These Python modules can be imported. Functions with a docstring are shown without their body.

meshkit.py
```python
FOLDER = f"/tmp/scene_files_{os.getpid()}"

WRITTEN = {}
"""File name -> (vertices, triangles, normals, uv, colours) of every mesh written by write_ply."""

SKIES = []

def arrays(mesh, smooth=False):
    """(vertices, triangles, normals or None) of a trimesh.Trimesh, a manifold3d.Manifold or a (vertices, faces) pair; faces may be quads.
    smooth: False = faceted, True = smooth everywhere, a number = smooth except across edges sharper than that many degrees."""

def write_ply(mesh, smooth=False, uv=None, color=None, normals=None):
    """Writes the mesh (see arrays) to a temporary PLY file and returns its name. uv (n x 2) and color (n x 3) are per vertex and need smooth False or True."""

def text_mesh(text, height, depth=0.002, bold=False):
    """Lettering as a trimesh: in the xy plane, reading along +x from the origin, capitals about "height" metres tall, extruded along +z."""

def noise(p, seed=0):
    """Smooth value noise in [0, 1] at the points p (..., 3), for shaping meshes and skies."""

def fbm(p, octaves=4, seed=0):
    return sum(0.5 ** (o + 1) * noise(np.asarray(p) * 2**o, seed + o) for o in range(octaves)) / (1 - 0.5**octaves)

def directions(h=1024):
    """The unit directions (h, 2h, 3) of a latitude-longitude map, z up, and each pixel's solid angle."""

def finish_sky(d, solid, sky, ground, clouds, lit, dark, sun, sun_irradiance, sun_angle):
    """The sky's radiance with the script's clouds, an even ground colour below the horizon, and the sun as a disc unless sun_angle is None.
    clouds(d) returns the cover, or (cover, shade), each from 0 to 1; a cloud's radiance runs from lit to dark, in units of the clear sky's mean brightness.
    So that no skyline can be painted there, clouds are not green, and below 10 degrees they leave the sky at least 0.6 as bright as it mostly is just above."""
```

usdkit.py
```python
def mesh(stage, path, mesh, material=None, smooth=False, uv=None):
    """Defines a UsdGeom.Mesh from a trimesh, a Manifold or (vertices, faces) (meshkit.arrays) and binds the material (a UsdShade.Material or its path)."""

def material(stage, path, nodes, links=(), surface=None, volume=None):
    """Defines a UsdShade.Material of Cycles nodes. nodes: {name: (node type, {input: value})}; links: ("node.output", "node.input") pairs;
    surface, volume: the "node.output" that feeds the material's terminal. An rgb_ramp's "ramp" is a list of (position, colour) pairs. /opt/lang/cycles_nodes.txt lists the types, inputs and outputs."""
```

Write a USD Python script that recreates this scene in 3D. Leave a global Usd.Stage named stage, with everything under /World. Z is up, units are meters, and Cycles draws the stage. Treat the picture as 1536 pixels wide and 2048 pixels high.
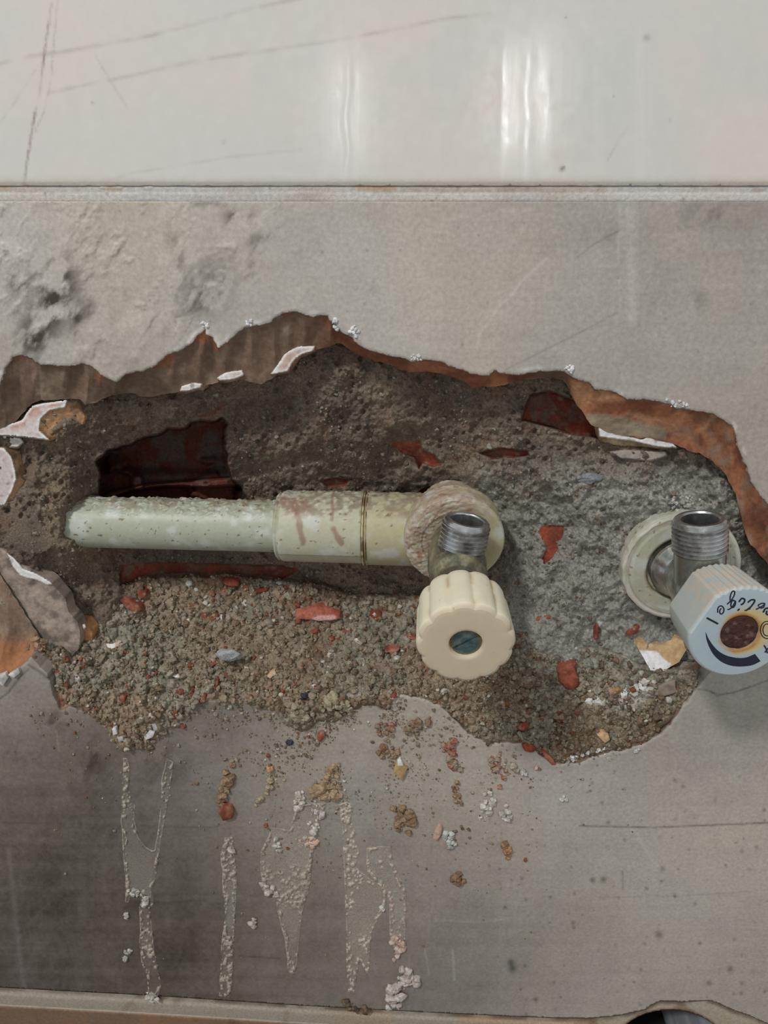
import math, numpy as np, trimesh, shapely, usdkit, meshkit
from shapely.geometry import Polygon, LineString, Point
from scipy.spatial import Delaunay, cKDTree
from scipy.interpolate import griddata
from scipy.ndimage import gaussian_filter, map_coordinates
from pxr import Usd, UsdGeom, UsdLux, UsdShade, Gf, Sdf, Vt

# ------------------------------------------------------------------ camera, sky, lamps, exposure
stage = Usd.Stage.CreateInMemory()
UsdGeom.SetStageUpAxis(stage, 'Z'); UsdGeom.SetStageMetersPerUnit(stage, 1.0)
UsdGeom.Xform.Define(stage, '/World')
W, H, F = 1536, 2048, 1480.0           # frame and focal length in pixels
PITCH = math.radians(22.0)             # the camera looks down by this much
DIST = 245.0                           # millimetres from the lens to the face of the tiles
Z0 = 550.0                             # height of the lens above the floor, millimetres
EXPOSURE = 0.30
def unit(a): a = np.asarray(a, float); return a / np.linalg.norm(a)
_X = unit([29768.0, -652.0, 1480.0])   # world x seen by the camera: a small yaw and roll
_N = np.array([0, -math.sin(PITCH), math.cos(PITCH)]); _N = unit(_N - _N.dot(_X) * _X)
_Y = -_N; _Z = np.cross(_X, _Y)
M = np.stack([_X, _Y, _Z])             # camera vector -> world vector
EYE = np.array([0.0, -DIST, 0.0])      # everything is laid out in millimetres round the lens height
def P(u, v, y):
    """The point at depth y (millimetres behind the face of the tiles) that the pixel looks at."""
    u, v, y = np.broadcast_arrays(np.asarray(u, float), np.asarray(v, float), np.asarray(y, float))
    d = np.stack([(u - W / 2) / F, -(v - H / 2) / F, -np.ones_like(u)], -1) @ M.T
    return EYE + d * ((y + DIST) / d[..., 1])[..., None]
def proj(p):
    c = (np.asarray(p, float) - EYE) @ M
    return W / 2 - F * c[..., 0] / c[..., 2], H / 2 + F * c[..., 1] / c[..., 2]
def world(p): return (np.asarray(p, float) + [0, 0, Z0]) * 0.001

cam = UsdGeom.Camera.Define(stage, '/World/camera')
cam.CreateHorizontalApertureAttr(36.0); cam.CreateVerticalApertureAttr(48.0)
cam.CreateFocalLengthAttr(36.0 * F / W)
cam.CreateClippingRangeAttr(Gf.Vec2f(0.01, 50.0)); cam.CreateExposureAttr(EXPOSURE)
_m = np.eye(4)
for _k in range(3): _m[_k, :3] = M @ np.eye(3)[_k]
_m[3, :3] = world(EYE)
UsdGeom.Xformable(cam).AddTransformOp().Set(Gf.Matrix4d(*_m.ravel().tolist()))

dome = UsdLux.DomeLight.Define(stage, '/World/room_light')        # the even light of the pale room
dome.CreateColorAttr(Gf.Vec3f(0.95, 0.985, 1.0)); dome.CreateIntensityAttr(0.135)
def aim(light, at, to):
    at, to = np.array(at, float), np.array(to, float)
    b = unit(at - to); r = unit(np.cross([0, 0, 1.0], b)); up = np.cross(b, r)
    m = np.eye(4); m[0, :3], m[1, :3], m[2, :3], m[3, :3] = r, up, b, at
    UsdGeom.Xformable(light).AddTransformOp().Set(Gf.Matrix4d(*m.ravel().tolist()))
lamp = UsdLux.DiskLight.Define(stage, '/World/lamp')              # the room's lamp, up and to the left
lamp.CreateRadiusAttr(0.075); lamp.CreateIntensityAttr(150.0); lamp.CreateColorAttr(Gf.Vec3f(1.0, 0.98, 0.95))
aim(lamp, (-0.55, -0.85, 1.55), (0, 0, 0.42))
for _i, (_u, _v, _w, _h, _s) in enumerate([(694, 220, 0.016, 0.26, 38.0), (1052, 200, 0.032, 0.26, 38.0)]):   # two narrow unseen lights, added for the streak highlights on the upper tile
    _d = P(_u, _v, 0) - EYE; _d = _d / _d[1]
    _q = P(_u, _v, 0) + np.array([_d[0], -1, _d[2]]) * 2300.0
    _l = UsdLux.RectLight.Define(stage, f'/World/streak_light_{_i + 1}')
    _l.CreateWidthAttr(_w); _l.CreateHeightAttr(_h); _l.CreateIntensityAttr(_s)
    aim(_l, world(_q), world(P(_u, _v, 0)))

# ------------------------------------------------------------------ helpers
rng = np.random.default_rng(11)
def lin(*c):
    c = np.asarray(c[0] if len(c) == 1 else c, float) / 255
    return np.where(c < 0.04045, c / 12.92, ((c + 0.055) / 1.055) ** 2.4)
def smooth(a, b, x):
    t = np.clip((x - a) / (b - a), 0, 1); return t * t * (3 - 2 * t)
def n2(u, v, s, o=4, seed=0, su=1.0, sv=1.0):
    """Fractal noise in [0, 1] over pixel coordinates; s is the size of the largest lumps in pixels."""
    p = np.stack([np.asarray(u, float) / s * su, np.asarray(v, float) / s * sv, np.full(np.shape(u), 0.37 + seed)], -1)
    return meshkit.fbm(p + 100, o, seed)
def n3(p, s, o=3, seed=0): return meshkit.fbm(np.asarray(p, float) / s + 200, o, seed)
def mixc(a, b, t): return a + (b - a) * np.asarray(t)[..., None]
def field(points, lo=(-260, 300), hi=(1800, 2150), step=12, blur=2.0):
    """A smooth function of the pixel through the given (u, v, value) points."""
    pts = np.array(points, float)
    us, vs = np.arange(lo[0], hi[0], step), np.arange(lo[1], hi[1], step)
    g = np.meshgrid(us, vs, indexing='ij')
    a = griddata(pts[:, :2], pts[:, 2], tuple(g), 'linear'); b = griddata(pts[:, :2], pts[:, 2], tuple(g), 'nearest')
    a = gaussian_filter(np.where(np.isnan(a), b, a), blur)
    return lambda u, v: map_coordinates(a, [(np.asarray(u, float) - lo[0]) / step, (np.asarray(v, float) - lo[1]) / step], order=1, mode='nearest')
def dist_line(u, v, pts, closed=False):
    pts = list(pts) + ([pts[0]] if closed else [])
    return shapely.distance(shapely.points(np.asarray(u, float), np.asarray(v, float)), LineString(pts))
def inside(poly, u, v): 
    shapely.prepare(poly); return shapely.contains_xy(poly, np.asarray(u, float), np.asarray(v, float))
def sdf(poly, u, v):
    """Signed distance in pixels, positive inside."""
    d = shapely.distance(shapely.points(np.asarray(u, float), np.asarray(v, float)), poly.boundary)
    return np.where(inside(poly, u, v), d, -d)
def rough(pts, step, amp, seed=0, closed=True, size=14.0):
    """The outline through pts, cut to short steps and roughened."""
    pts = np.array(list(pts) + ([pts[0]] if closed else []), float)
    d = np.r_[0, np.cumsum(np.linalg.norm(np.diff(pts, axis=0), axis=1))]
    t = np.arange(0, d[-1], step) if closed else np.linspace(0, d[-1], max(2, int(d[-1] / step)))
    q = np.stack([np.interp(t, d, pts[:, k]) for k in (0, 1)], 1)
    n = np.stack([n2(q[:, 0], q[:, 1], size, 3, seed), n2(q[:, 0], q[:, 1], size, 3, seed + 7)], 1) - 0.5
    return q + n * 2 * amp

def tri_patch(poly, step, box=None, coarse=45, jitter=0.25):
    """Vertices (pixels) and triangles that fill the polygon; fine inside box."""
    rings = [poly.exterior] + list(poly.interiors)
    edge = []
    for r in rings:
        q = np.array(r.coords)[:-1]; n = len(q)
        for k in range(n):
            a, b = q[k], q[(k + 1) % n]
            L = np.linalg.norm(b - a); far = box is not None and not (box[0] < a[0] < box[2] and box[1] < a[1] < box[3] or box[0] < b[0] < box[2] and box[1] < b[1] < box[3])
            m = max(1, int(round(L / (coarse if far and L > 4 * step else step))))
            edge.append(a + (b - a) * (np.arange(m) / m)[:, None])
    edge = np.vstack(edge)
    x0, y0, x1, y1 = poly.bounds
    def grid(x0, y0, x1, y1, s):
        g = np.stack(np.meshgrid(np.arange(x0 + s / 2, x1, s), np.arange(y0 + s / 2, y1, s), indexing='ij'), -1).reshape(-1, 2)
        return g + np.random.default_rng(3).uniform(-jitter, jitter, g.shape) * s
    if box is None: g = grid(x0, y0, x1, y1, step)
    else:
        g = grid(max(x0, box[0]), max(y0, box[1]), min(x1, box[2]), min(y1, box[3]), step)
        c = grid(x0, y0, x1, y1, coarse)
        g = np.vstack([g, c[~((c[:, 0] > box[0] - step) & (c[:, 0] < box[2] + step) & (c[:, 1] > box[1] - step) & (c[:, 1] < box[3] + step))]])
    g = g[inside(poly, g[:, 0], g[:, 1])]
    g = g[cKDTree(edge).query(g)[0] > 0.55 * step]
    q = np.vstack([edge, g])
    t = Delaunay(q).simplices
    c = q[t].mean(1); t = t[inside(poly, c[:, 0], c[:, 1])]
    a, b, c = q[t[:, 0]], q[t[:, 1]], q[t[:, 2]]
    s = (b[:, 0] - a[:, 0]) * (c[:, 1] - a[:, 1]) - (b[:, 1] - a[:, 1]) * (c[:, 0] - a[:, 0])
    t = t[np.abs(s) > 1e-6]; s = s[np.abs(s) > 1e-6]
    t[s > 0] = t[s > 0][:, ::-1]
    return q, t
def skirt(n, t):
    """Wall triangles from the free edges of t down to the copies numbered n + i."""
    e = np.vstack([t[:, [0, 1]], t[:, [1, 2]], t[:, [2, 0]]])
    key = np.sort(e, 1); _, inv, cnt = np.unique(key, axis=0, return_inverse=True, return_counts=True)
    e = e[cnt[inv.ravel()] == 1]
    ids = np.unique(e); new = np.full(n, -1); new[ids] = n + np.arange(len(ids))
    a, b = e[:, 0], e[:, 1]
    return ids, np.vstack([np.stack([b, a, new[a]], 1), np.stack([b, new[a], new[b]], 1)])
def relief(poly, depth, step, back=None, box=None, coarse=45):
    """A solid patch of surface: pixels of poly at depth(u, v), with side walls to the depth back (a number or a function added to the front's depth)."""
    q, t = tri_patch(poly, step, box, coarse)
    y = depth(q[:, 0], q[:, 1]) + np.zeros(len(q))
    p = P(q[:, 0], q[:, 1], y)
    uv = q
    if back is not None:
        ids, w = skirt(len(q), t)
        yb = (back(y[ids]) if callable(back) else np.full(len(ids), float(back)))
        pb = p[ids].copy(); pb[:, 1] = yb      # straight back into the wall
        p = np.vstack([p, pb]); t = np.vstack([t, w]); uv = np.vstack([q, q[ids]])
    return p, t, uv

def add(path, mesh, mat, color=None, smooth=True):
    v, f = (mesh.vertices, mesh.faces) if hasattr(mesh, 'vertices') else mesh[:2]
    m = usdkit.mesh(stage, '/World/' + path, (world(v), f), '/World/Looks/' + mat, smooth=smooth)
    if color is not None:
        if callable(color):
            pts = np.array(m.GetPointsAttr().Get(), float) * 1000 - [0, 0, Z0]
            color = color(pts)
        elif np.ndim(color) == 2 and len(color) != len(m.GetPointsAttr().Get()):     # sharp edges have split vertices
            color = np.asarray(color)[cKDTree(world(v)).query(np.array(m.GetPointsAttr().Get(), float))[1]]
        color = np.clip(np.broadcast_to(color, (len(m.GetPointsAttr().Get()), 3)), 0, 1)
        UsdGeom.PrimvarsAPI(m).CreatePrimvar('tint', Sdf.ValueTypeNames.Color3fArray, 'vertex').Set(Vt.Vec3fArray.FromNumpy(np.ascontiguousarray(color, np.float32)))
    return m.GetPrim()
def tag(prim, label=None, category=None, group=None, kind=None):
    for k, x in (('label', label), ('category', category), ('group', group), ('kind', kind)):
        if x: prim.SetCustomDataByKey(k, x)
    return prim
def thing(name, label, category, group=None, kind=None):
    return tag(UsdGeom.Xform.Define(stage, '/World/' + name).GetPrim(), label, category, group, kind)
_used = {}
def num(name):
    k = _used.get(name, 0); _used[name] = k + 1
    return name if k == 0 else f'{name}_{k:03d}'

# ------------------------------------------------------------------ materials
def tinted(name, rough=0.6, spec=0.4, scale=900.0, vary=0.25, bump=0.15, bscale=1500.0, bdist=0.0004, metallic=0.0, rvary=0.0, coat=0.0, sss=0.0, stretch=1.0):
    """Colour from the mesh's tint, broken up by fine noise, with a fine bump."""
    n = {'tc': ('geometry', {}), 'a': ('attribute', {'attribute': 'tint'}),
         'n': ('noise_texture', {'scale': scale, 'detail': 4.0, 'roughness': 0.6}),
         'mr': ('map_range', {'from_min': 0.3, 'from_max': 0.7, 'to_min': 1 - vary, 'to_max': 1 + vary}),
         'mul': ('mix', {'mix_type': 'multiply', 'fac': 1.0}),
         'bn': ('noise_texture', {'scale': bscale, 'detail': 3.0, 'roughness': 0.6}),
         'map': ('mapping', {'scale': (1.0, 1.0, stretch)}),
         'b': ('bump', {'strength': bump, 'distance': bdist}),
         'rr': ('map_range', {'from_min': 0.35, 'from_max': 0.65, 'to_min': rough - rvary, 'to_max': rough + rvary}),
         'p': ('principled_bsdf', {'specular_ior_level': spec, 'metallic': metallic, 'coat_weight': coat, 'coat_roughness': 0.15})}
    if sss: n['p'][1].update(subsurface_weight=sss, subsurface_scale=0.002, subsurface_radius=(1.0, 0.8, 0.6))
    l = [('tc.position', 'n.vector'), ('tc.position', 'map.vector'), ('map.vector', 'bn.vector'), ('n.fac', 'mr.value'), ('a.color', 'mul.color1'), ('mr.result', 'mul.color2'),
         ('mul.color', 'p.base_color'), ('bn.fac', 'b.height'), ('b.normal', 'p.normal'), ('n.fac', 'rr.value'), ('rr.result', 'p.roughness')]
    usdkit.material(stage, '/World/Looks/' + name, n, l, surface='p.BSDF')
def plain(name, color, rough=0.5, spec=0.4, metallic=0.0, vary=0.12, scale=500.0):
    n = {'tc': ('geometry', {}), 'n': ('noise_texture', {'scale': scale, 'detail': 3.0}),
         'r': ('rgb_ramp', {'ramp': [(0.3, tuple(np.clip(np.array(color) * (1 - vary), 0, 1))), (0.7, tuple(np.clip(np.array(color) * (1 + vary), 0, 1)))]}),
         'p': ('principled_bsdf', {'roughness': rough, 'specular_ior_level': spec, 'metallic': metallic})}
    usdkit.material(stage, '/World/Looks/' + name, n, [('tc.position', 'n.vector'), ('n.fac', 'r.fac'), ('r.color', 'p.base_color')], surface='p.BSDF')
tinted('glazed_tile', 0.13, 0.5, 250, 0.02, 0.018, 200, 0.0006, rvary=0.03, stretch=0.05)
tinted('dusty_tile', 0.5, 0.35, 700, 0.12, 0.10, 1400, 0.0003, rvary=0.12)
tinted('fracture', 0.75, 0.3, 600, 0.18, 0.3, 700, 0.0005)
tinted('mortar', 0.95, 0.15, 1100, 0.35, 0.7, 1600, 0.0006)
tinted('rubble', 0.95, 0.15, 1500, 0.30, 0.6, 2200, 0.0005)
tinted('brick', 0.9, 0.2, 900, 0.25, 0.5, 900, 0.0005)
tinted('grout', 0.85, 0.2, 800, 0.15, 0.4, 900, 0.0005)
tinted('glaze', 0.25, 0.5, 600, 0.06, 0.05, 500, 0.0003)
tinted('film', 0.4, 0.4, 1200, 0.2, 0.3, 1500, 0.0004)
tinted('plastic', 0.42, 0.45, 700, 0.06, 0.08, 900, 0.0003)
tinted('knob_plastic', 0.38, 0.45, 300, 0.03, 0.03, 700, 0.0003, sss=0.15)
tinted('chrome', 0.26, 0.5, 500, 0.05, 0.015, 500, 0.0002, metallic=0.92, rvary=0.05)
tinted('dull_metal', 0.5, 0.5, 900, 0.2, 0.15, 900, 0.0003, metallic=0.6, rvary=0.1)
plain('print_ink', lin(38, 44, 58), 0.5)
plain('hole_shade', lin(28, 25, 23), 0.8)  # near-black, holds the shade inside the pipe hole
plain('floor_tile', lin(96, 84, 74), 0.5, scale=8)
plain('plaster', lin(150, 145, 138), 0.9, scale=60)

# ------------------------------------------------------------------ the wall: tiles
PAIRS = np.array([(-60,800,-60,880),(0,770,-5,862),(10,739,12,850),(25,716,30,843),(44,712,50,822),(61,716,62,808),(81,731,85,802),(112,732,120,799),(142,733,145,798),(162,728,160,800),
(183,733,172,810),(195,744,190,808),(213,758,212,795),(232,765,235,788),(250,750,262,787),(281,743,300,795),(305,736,330,790),(318,726,345,786),(335,712,365,781),(366,699,385,777),
(386,685,405,773),(394,673,415,770),(411,658,428,766),(411,668,435,764),(427,675,445,761),(437,697,460,757),(454,685,475,757),(474,668,488,758),(491,656,505,764),(512,652,520,768),
(542,646,548,754),(549,638,560,746),(569,626,575,741),(590,624,583,722),(610,631,600,714),(627,636,628,700),(640,631,640,697),(656,632,658,692),(667,648,672,686),(681,665,690,692),
(698,671,702,700),(715,690,718,708),(733,700,735,717),(766,709,768,726),(799,715,803,739),(823,724,828,742),(850,719,856,744),(884,724,885,748),(920,741,918,757),(935,745,932,764),
(944,750,944,777),(979,753,966,775),(988,742,990,774),(1001,748,1008,769),(1036,750,1036,762),(1071,746,1070,758),(1106,742,1105,756),(1128,744,1125,760),(1146,757,1143,790),(1177,766,1155,812),
(1190,779,1168,826),(1225,783,1185,850),(1256,799,1215,864),(1300,801,1260,874),(1335,808,1300,876),(1353,816,1340,886),(1388,821,1375,899),(1428,830,1405,910),(1454,845,1430,927),(1469,860,1448,947),
(1476,896,1462,970),(1489,926,1472,992),(1502,962,1480,1022),(1520,992,1486,1052),(1540,1015,1500,1090),(1565,1070,1530,1120),(1580,1150,1555,1160),(1570,1240,1545,1235),(1500,1300,1480,1285),(1440,1330,1420,1310),
(1418,1346,1395,1325),(1396,1375,1370,1345),(1364,1414,1335,1375),(1342,1447,1310,1395),(1324,1467,1290,1405),(1288,1487,1260,1415),(1244,1501,1230,1422),(1212,1505,1200,1425),(1161,1523,1160,1430),(1125,1528,1130,1432),
(1103,1527,1110,1430),(1089,1514,1095,1425),(1070,1500,1075,1420),(1052,1487,1050,1415),(980,1483,985,1405),(940,1468,950,1395),(900,1430,915,1385),(880,1410,890,1378),(840,1395,845,1372),(800,1388,800,1368),
(760,1385,760,1366),(700,1390,700,1370),(600,1395,600,1372),(520,1395,520,1372),(440,1400,440,1375),(410,1402,410,1378),(370,1425,365,1385),(335,1450,330,1390),(300,1475,290,1390),(262,1485,258,1385),
(225,1470,230,1380),(180,1425,190,1370),(140,1412,165,1360),(122,1420,150,1352),(105,1385,135,1340),(97,1348,120,1325),(62,1312,105,1308),(42,1335,85,1280),(10,1350,60,1240),(-20,1352,20,1180),
(-60,1300,-20,1120),(-90,1200,-60,1080),(-90,1000,-70,1000),(-80,880,-75,920)], float)
def loft_lines(pairs, step):
    """Both outlines cut to the same short steps (measured on the outer one)."""
    q = np.vstack([pairs, pairs[:1]]); d = np.r_[0, np.cumsum(np.maximum(np.linalg.norm(np.diff(q[:, :2], axis=0), axis=1), 3.0))]
    t = np.arange(0, d[-1], step)
    return np.stack([np.interp(t, d, q[:, k]) for k in range(4)], 1)
RIM = loft_lines(PAIRS, 2.6)
_j = np.stack([n2(RIM[:, 0], RIM[:, 1], 13, 3, 1), n2(RIM[:, 0], RIM[:, 1], 13, 3, 2), n2(RIM[:, 2], RIM[:, 3], 20, 3, 3), n2(RIM[:, 2], RIM[:, 3], 20, 3, 4)], 1) - 0.5
RIM = RIM + _j * np.array([9, 9, 12, 12])
HOLE = Polygon(RIM[:, :2]).buffer(0)
if HOLE.geom_type != 'Polygon': HOLE = max(HOLE.geoms, key=lambda g: g.area)
TT = 8.0                                              # thickness of the tiles
TOPV = 402.0
def row_v(pts): return lambda u: np.interp(u, [p[0] for p in pts], [p[1] for p in pts])
BOTTOM = [(-200,1965),(0,1975),(300,1991),(600,2011),(900,2027),(1100,2036),(1180,2037),(1240,2031),(1290,2019),(1303,2010),(1320,2002),(1370,2004),(1420,2001),(1436,2006),(1460,2018),(1500,2032),(1540,2050),(1580,2062),(1700,2066)]
def x_at(x, v, y=0.0):
    """Pixel u at which the wall's x (millimetres) lies in row v."""
    u = np.linspace(-1500, 3000, 4501); return float(np.interp(x, P(u, np.full_like(u, v), y)[:, 0], u))
XL, XR = -212.0, 214.0
_bot = [p for p in BOTTOM if -190 < p[0] < 1690]
TILE = Polygon([(x_at(XL, TOPV), TOPV + 2)] + [(a, TOPV + np.interp(a, [0, 1536], [0, 2])) for a in (-100, 0, 768, 1536, 1650)] + [(x_at(XR, TOPV), TOPV)] + [(x_at(XR, 2066), 2066)] + _bot[::-1] + [(x_at(XL, 1965), 1965)]).buffer(0)
TILE_HOLED = TILE.difference(HOLE)
if TILE_HOLED.geom_type != 'Polygon': TILE_HOLED = max(TILE_HOLED.geoms, key=lambda g: g.area)

wall = tag(UsdGeom.Xform.Define(stage, '/World/wall_back').GetPrim(), 'tiled bathroom wall broken open around the water pipes', None, None, 'structure')

# how far the brown-grey tile goes from dark to pale, by place
PALENESS = field([(0,420,.80),(400,420,.78),(800,420,.72),(1200,420,.62),(1536,420,.50),(0,560,.82),(300,560,.74),(700,560,.76),(1000,600,.74),(1300,560,.62),(1536,560,.62),(100,690,.78),(800,690,.76),(1250,720,.68),(1536,760,.62),
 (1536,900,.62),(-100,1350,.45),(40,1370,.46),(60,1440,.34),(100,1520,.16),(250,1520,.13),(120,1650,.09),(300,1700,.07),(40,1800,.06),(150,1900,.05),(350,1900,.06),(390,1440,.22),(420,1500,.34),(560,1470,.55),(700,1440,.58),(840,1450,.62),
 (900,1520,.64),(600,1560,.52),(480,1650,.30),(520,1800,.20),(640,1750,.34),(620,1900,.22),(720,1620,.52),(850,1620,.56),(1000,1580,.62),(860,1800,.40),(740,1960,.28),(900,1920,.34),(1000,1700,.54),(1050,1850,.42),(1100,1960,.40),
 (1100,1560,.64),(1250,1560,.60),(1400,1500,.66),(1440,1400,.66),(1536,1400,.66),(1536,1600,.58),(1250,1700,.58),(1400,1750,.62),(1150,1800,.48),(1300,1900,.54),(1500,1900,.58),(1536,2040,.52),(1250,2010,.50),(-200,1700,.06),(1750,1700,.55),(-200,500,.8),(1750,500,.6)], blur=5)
SMUDGE = [(100,590,50,70,.55),(130,545,28,40,.5),(60,690,36,26,.5),(75,660,26,34,.4),(110,620,18,30,.7),(25,565,10,26,.5),(400,600,46,34,.42),(420,570,34,22,.4),(360,520,10,34,.4),(345,480,16,14,.3),(480,430,24,14,.5),(465,445,14,20,.5),(415,405,36,8,.4),(510,510,12,34,.4),(530,480,22,10,.3),
 (590,490,26,20,.22),(730,580,20,10,.35),(1330,520,28,18,.20),(1395,600,16,16,.22),(1260,470,60,14,.14),(1420,430,60,20,.2),(70,515,14,18,.3),(240,590,14,10,.3),(150,640,12,40,.4),(185,600,10,46,.3),(100,1440,22,18,.3),(330,1530,50,40,.15),(300,1735,26,44,-.12),(180,1510,20,40,.2),(40,1500,30,14,.2)]
DOTS = [(rng.uniform(960, 1540), rng.uniform(1540, 2030), rng.uniform(1.5, 4.2), rng.uniform(.15, .55)) for _ in range(150)] + [(rng.uniform(0, 1536), rng.uniform(420, 740), rng.uniform(1.2, 3.6), rng.uniform(.1, .35)) for _ in range(90)] + [(1318,1869,8,.5),(1325,1738,5,.6),(1460,1938,6,.5),(1418,1966,6,.4),(1071,1999,5,.5),(1022,1925,7,.6),(1025,1937,8,.6),(1185,1760,5,.6),(1207,1759,6,.6)]
LINES = [([(1160,1652),(1215,1653),(1262,1654),(1310,1655),(1400,1651),(1480,1648),(1560,1644)], 1.8, .62), ([(1395,1378),(1420,1382),(1434,1391),(1470,1384),(1500,1374),(1560,1352)], 1.6, .5), ([(1418,1384),(1440,1388),(1470,1386)], 1.2, .3),
 ([(1245,1742),(1246,1780)], 1.6, .4), ([(20,1380),(42,1352),(57,1338)], 2.2, .55), ([(57,1330),(75,1340),(97,1357)], 2.8, .6), ([(42,1322),(62,1310)], 3.5, .5), ([(0,1398),(20,1382)], 2.0, .5),
 ([(1010,740),(1090,700),(1180,655),(1235,625)], 2.2, .22), ([(1155,515),(1185,490),(1240,460)], 2.2, .26), ([(0,1645),(200,1650),(420,1655),(500,1640)], 1.6, .2), ([(480,1912),(560,1917)], 1.6, .35), ([(250,1800),(330,1806),(410,1800)], 2.0, .25), ([(1200,1795),(1350,1792),(1500,1783)], 1.5, .18)]
PALE = [([(1258,1655),(1275,1670),(1295,1705),(1310,1728),(1325,1740)], 2.6, .35), ([(955,690),(958,670),(980,640),(1000,610),(1025,590),(1040,565),(1062,545),(1095,515)], 3.0, .5), ([(1238,560),(1242,620)], 3.0, .3), ([(1262,500),(1264,640)], 9.0, .4), ([(1255,420),(1262,470)], 15.0, .4), ([(1240,405),(1236,520)], 3.0, .2), ([(1006,421),(1028,421)], 5.0, .5), ([(1048,421),(1062,420)], 4.0, .35), ([(800,1560),(838,1570),(842,1620)], 2.4, .2),  # the two short dashes under the top joint are highlights put into the colour
 ([(905,1900),(909,1960)], 2.4, .3), ([(18,1700),(28,1800),(38,1900),(50,1985)], 6.0, .10), ([(870,1840),(960,1845),(1010,1838)], 2.0, .18), ([(850,1900),(858,1950)], 2.0, .2), ([(112,1460),(118,1500)], 1.5, .2)]
CRUSTS = [(70, 470, 70, 60), (310, 480, 30, 60), (380, 600, 60, 60), (120, 600, 60, 110), (300, 690, 70, 50), (420, 550, 40, 50), (40, 420, 50, 30), (470, 450, 40, 30), (620, 480, 40, 40), (200, 640, 40, 60)]
def tile_paleness(u, v):
    d = PALENESS(u, v) + smooth(1450, 1650, v) * (.04 + .13 * smooth(850, 1150, u)) + .03 * smooth(900, 300, v)  # raises the paleness low on the tile, most at the right
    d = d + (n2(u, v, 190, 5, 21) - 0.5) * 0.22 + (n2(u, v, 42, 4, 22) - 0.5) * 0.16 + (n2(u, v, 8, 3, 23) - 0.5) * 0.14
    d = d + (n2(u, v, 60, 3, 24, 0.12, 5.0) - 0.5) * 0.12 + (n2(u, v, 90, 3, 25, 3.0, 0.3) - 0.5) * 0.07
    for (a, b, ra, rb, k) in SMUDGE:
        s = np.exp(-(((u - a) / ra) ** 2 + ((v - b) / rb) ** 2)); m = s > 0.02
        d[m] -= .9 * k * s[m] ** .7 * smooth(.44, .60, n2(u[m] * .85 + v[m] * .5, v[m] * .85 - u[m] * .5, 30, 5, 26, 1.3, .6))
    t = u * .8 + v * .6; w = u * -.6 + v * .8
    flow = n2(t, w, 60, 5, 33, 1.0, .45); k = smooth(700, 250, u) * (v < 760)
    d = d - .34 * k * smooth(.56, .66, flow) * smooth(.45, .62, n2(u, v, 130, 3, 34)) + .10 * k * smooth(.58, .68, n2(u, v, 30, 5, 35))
    return d
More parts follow.
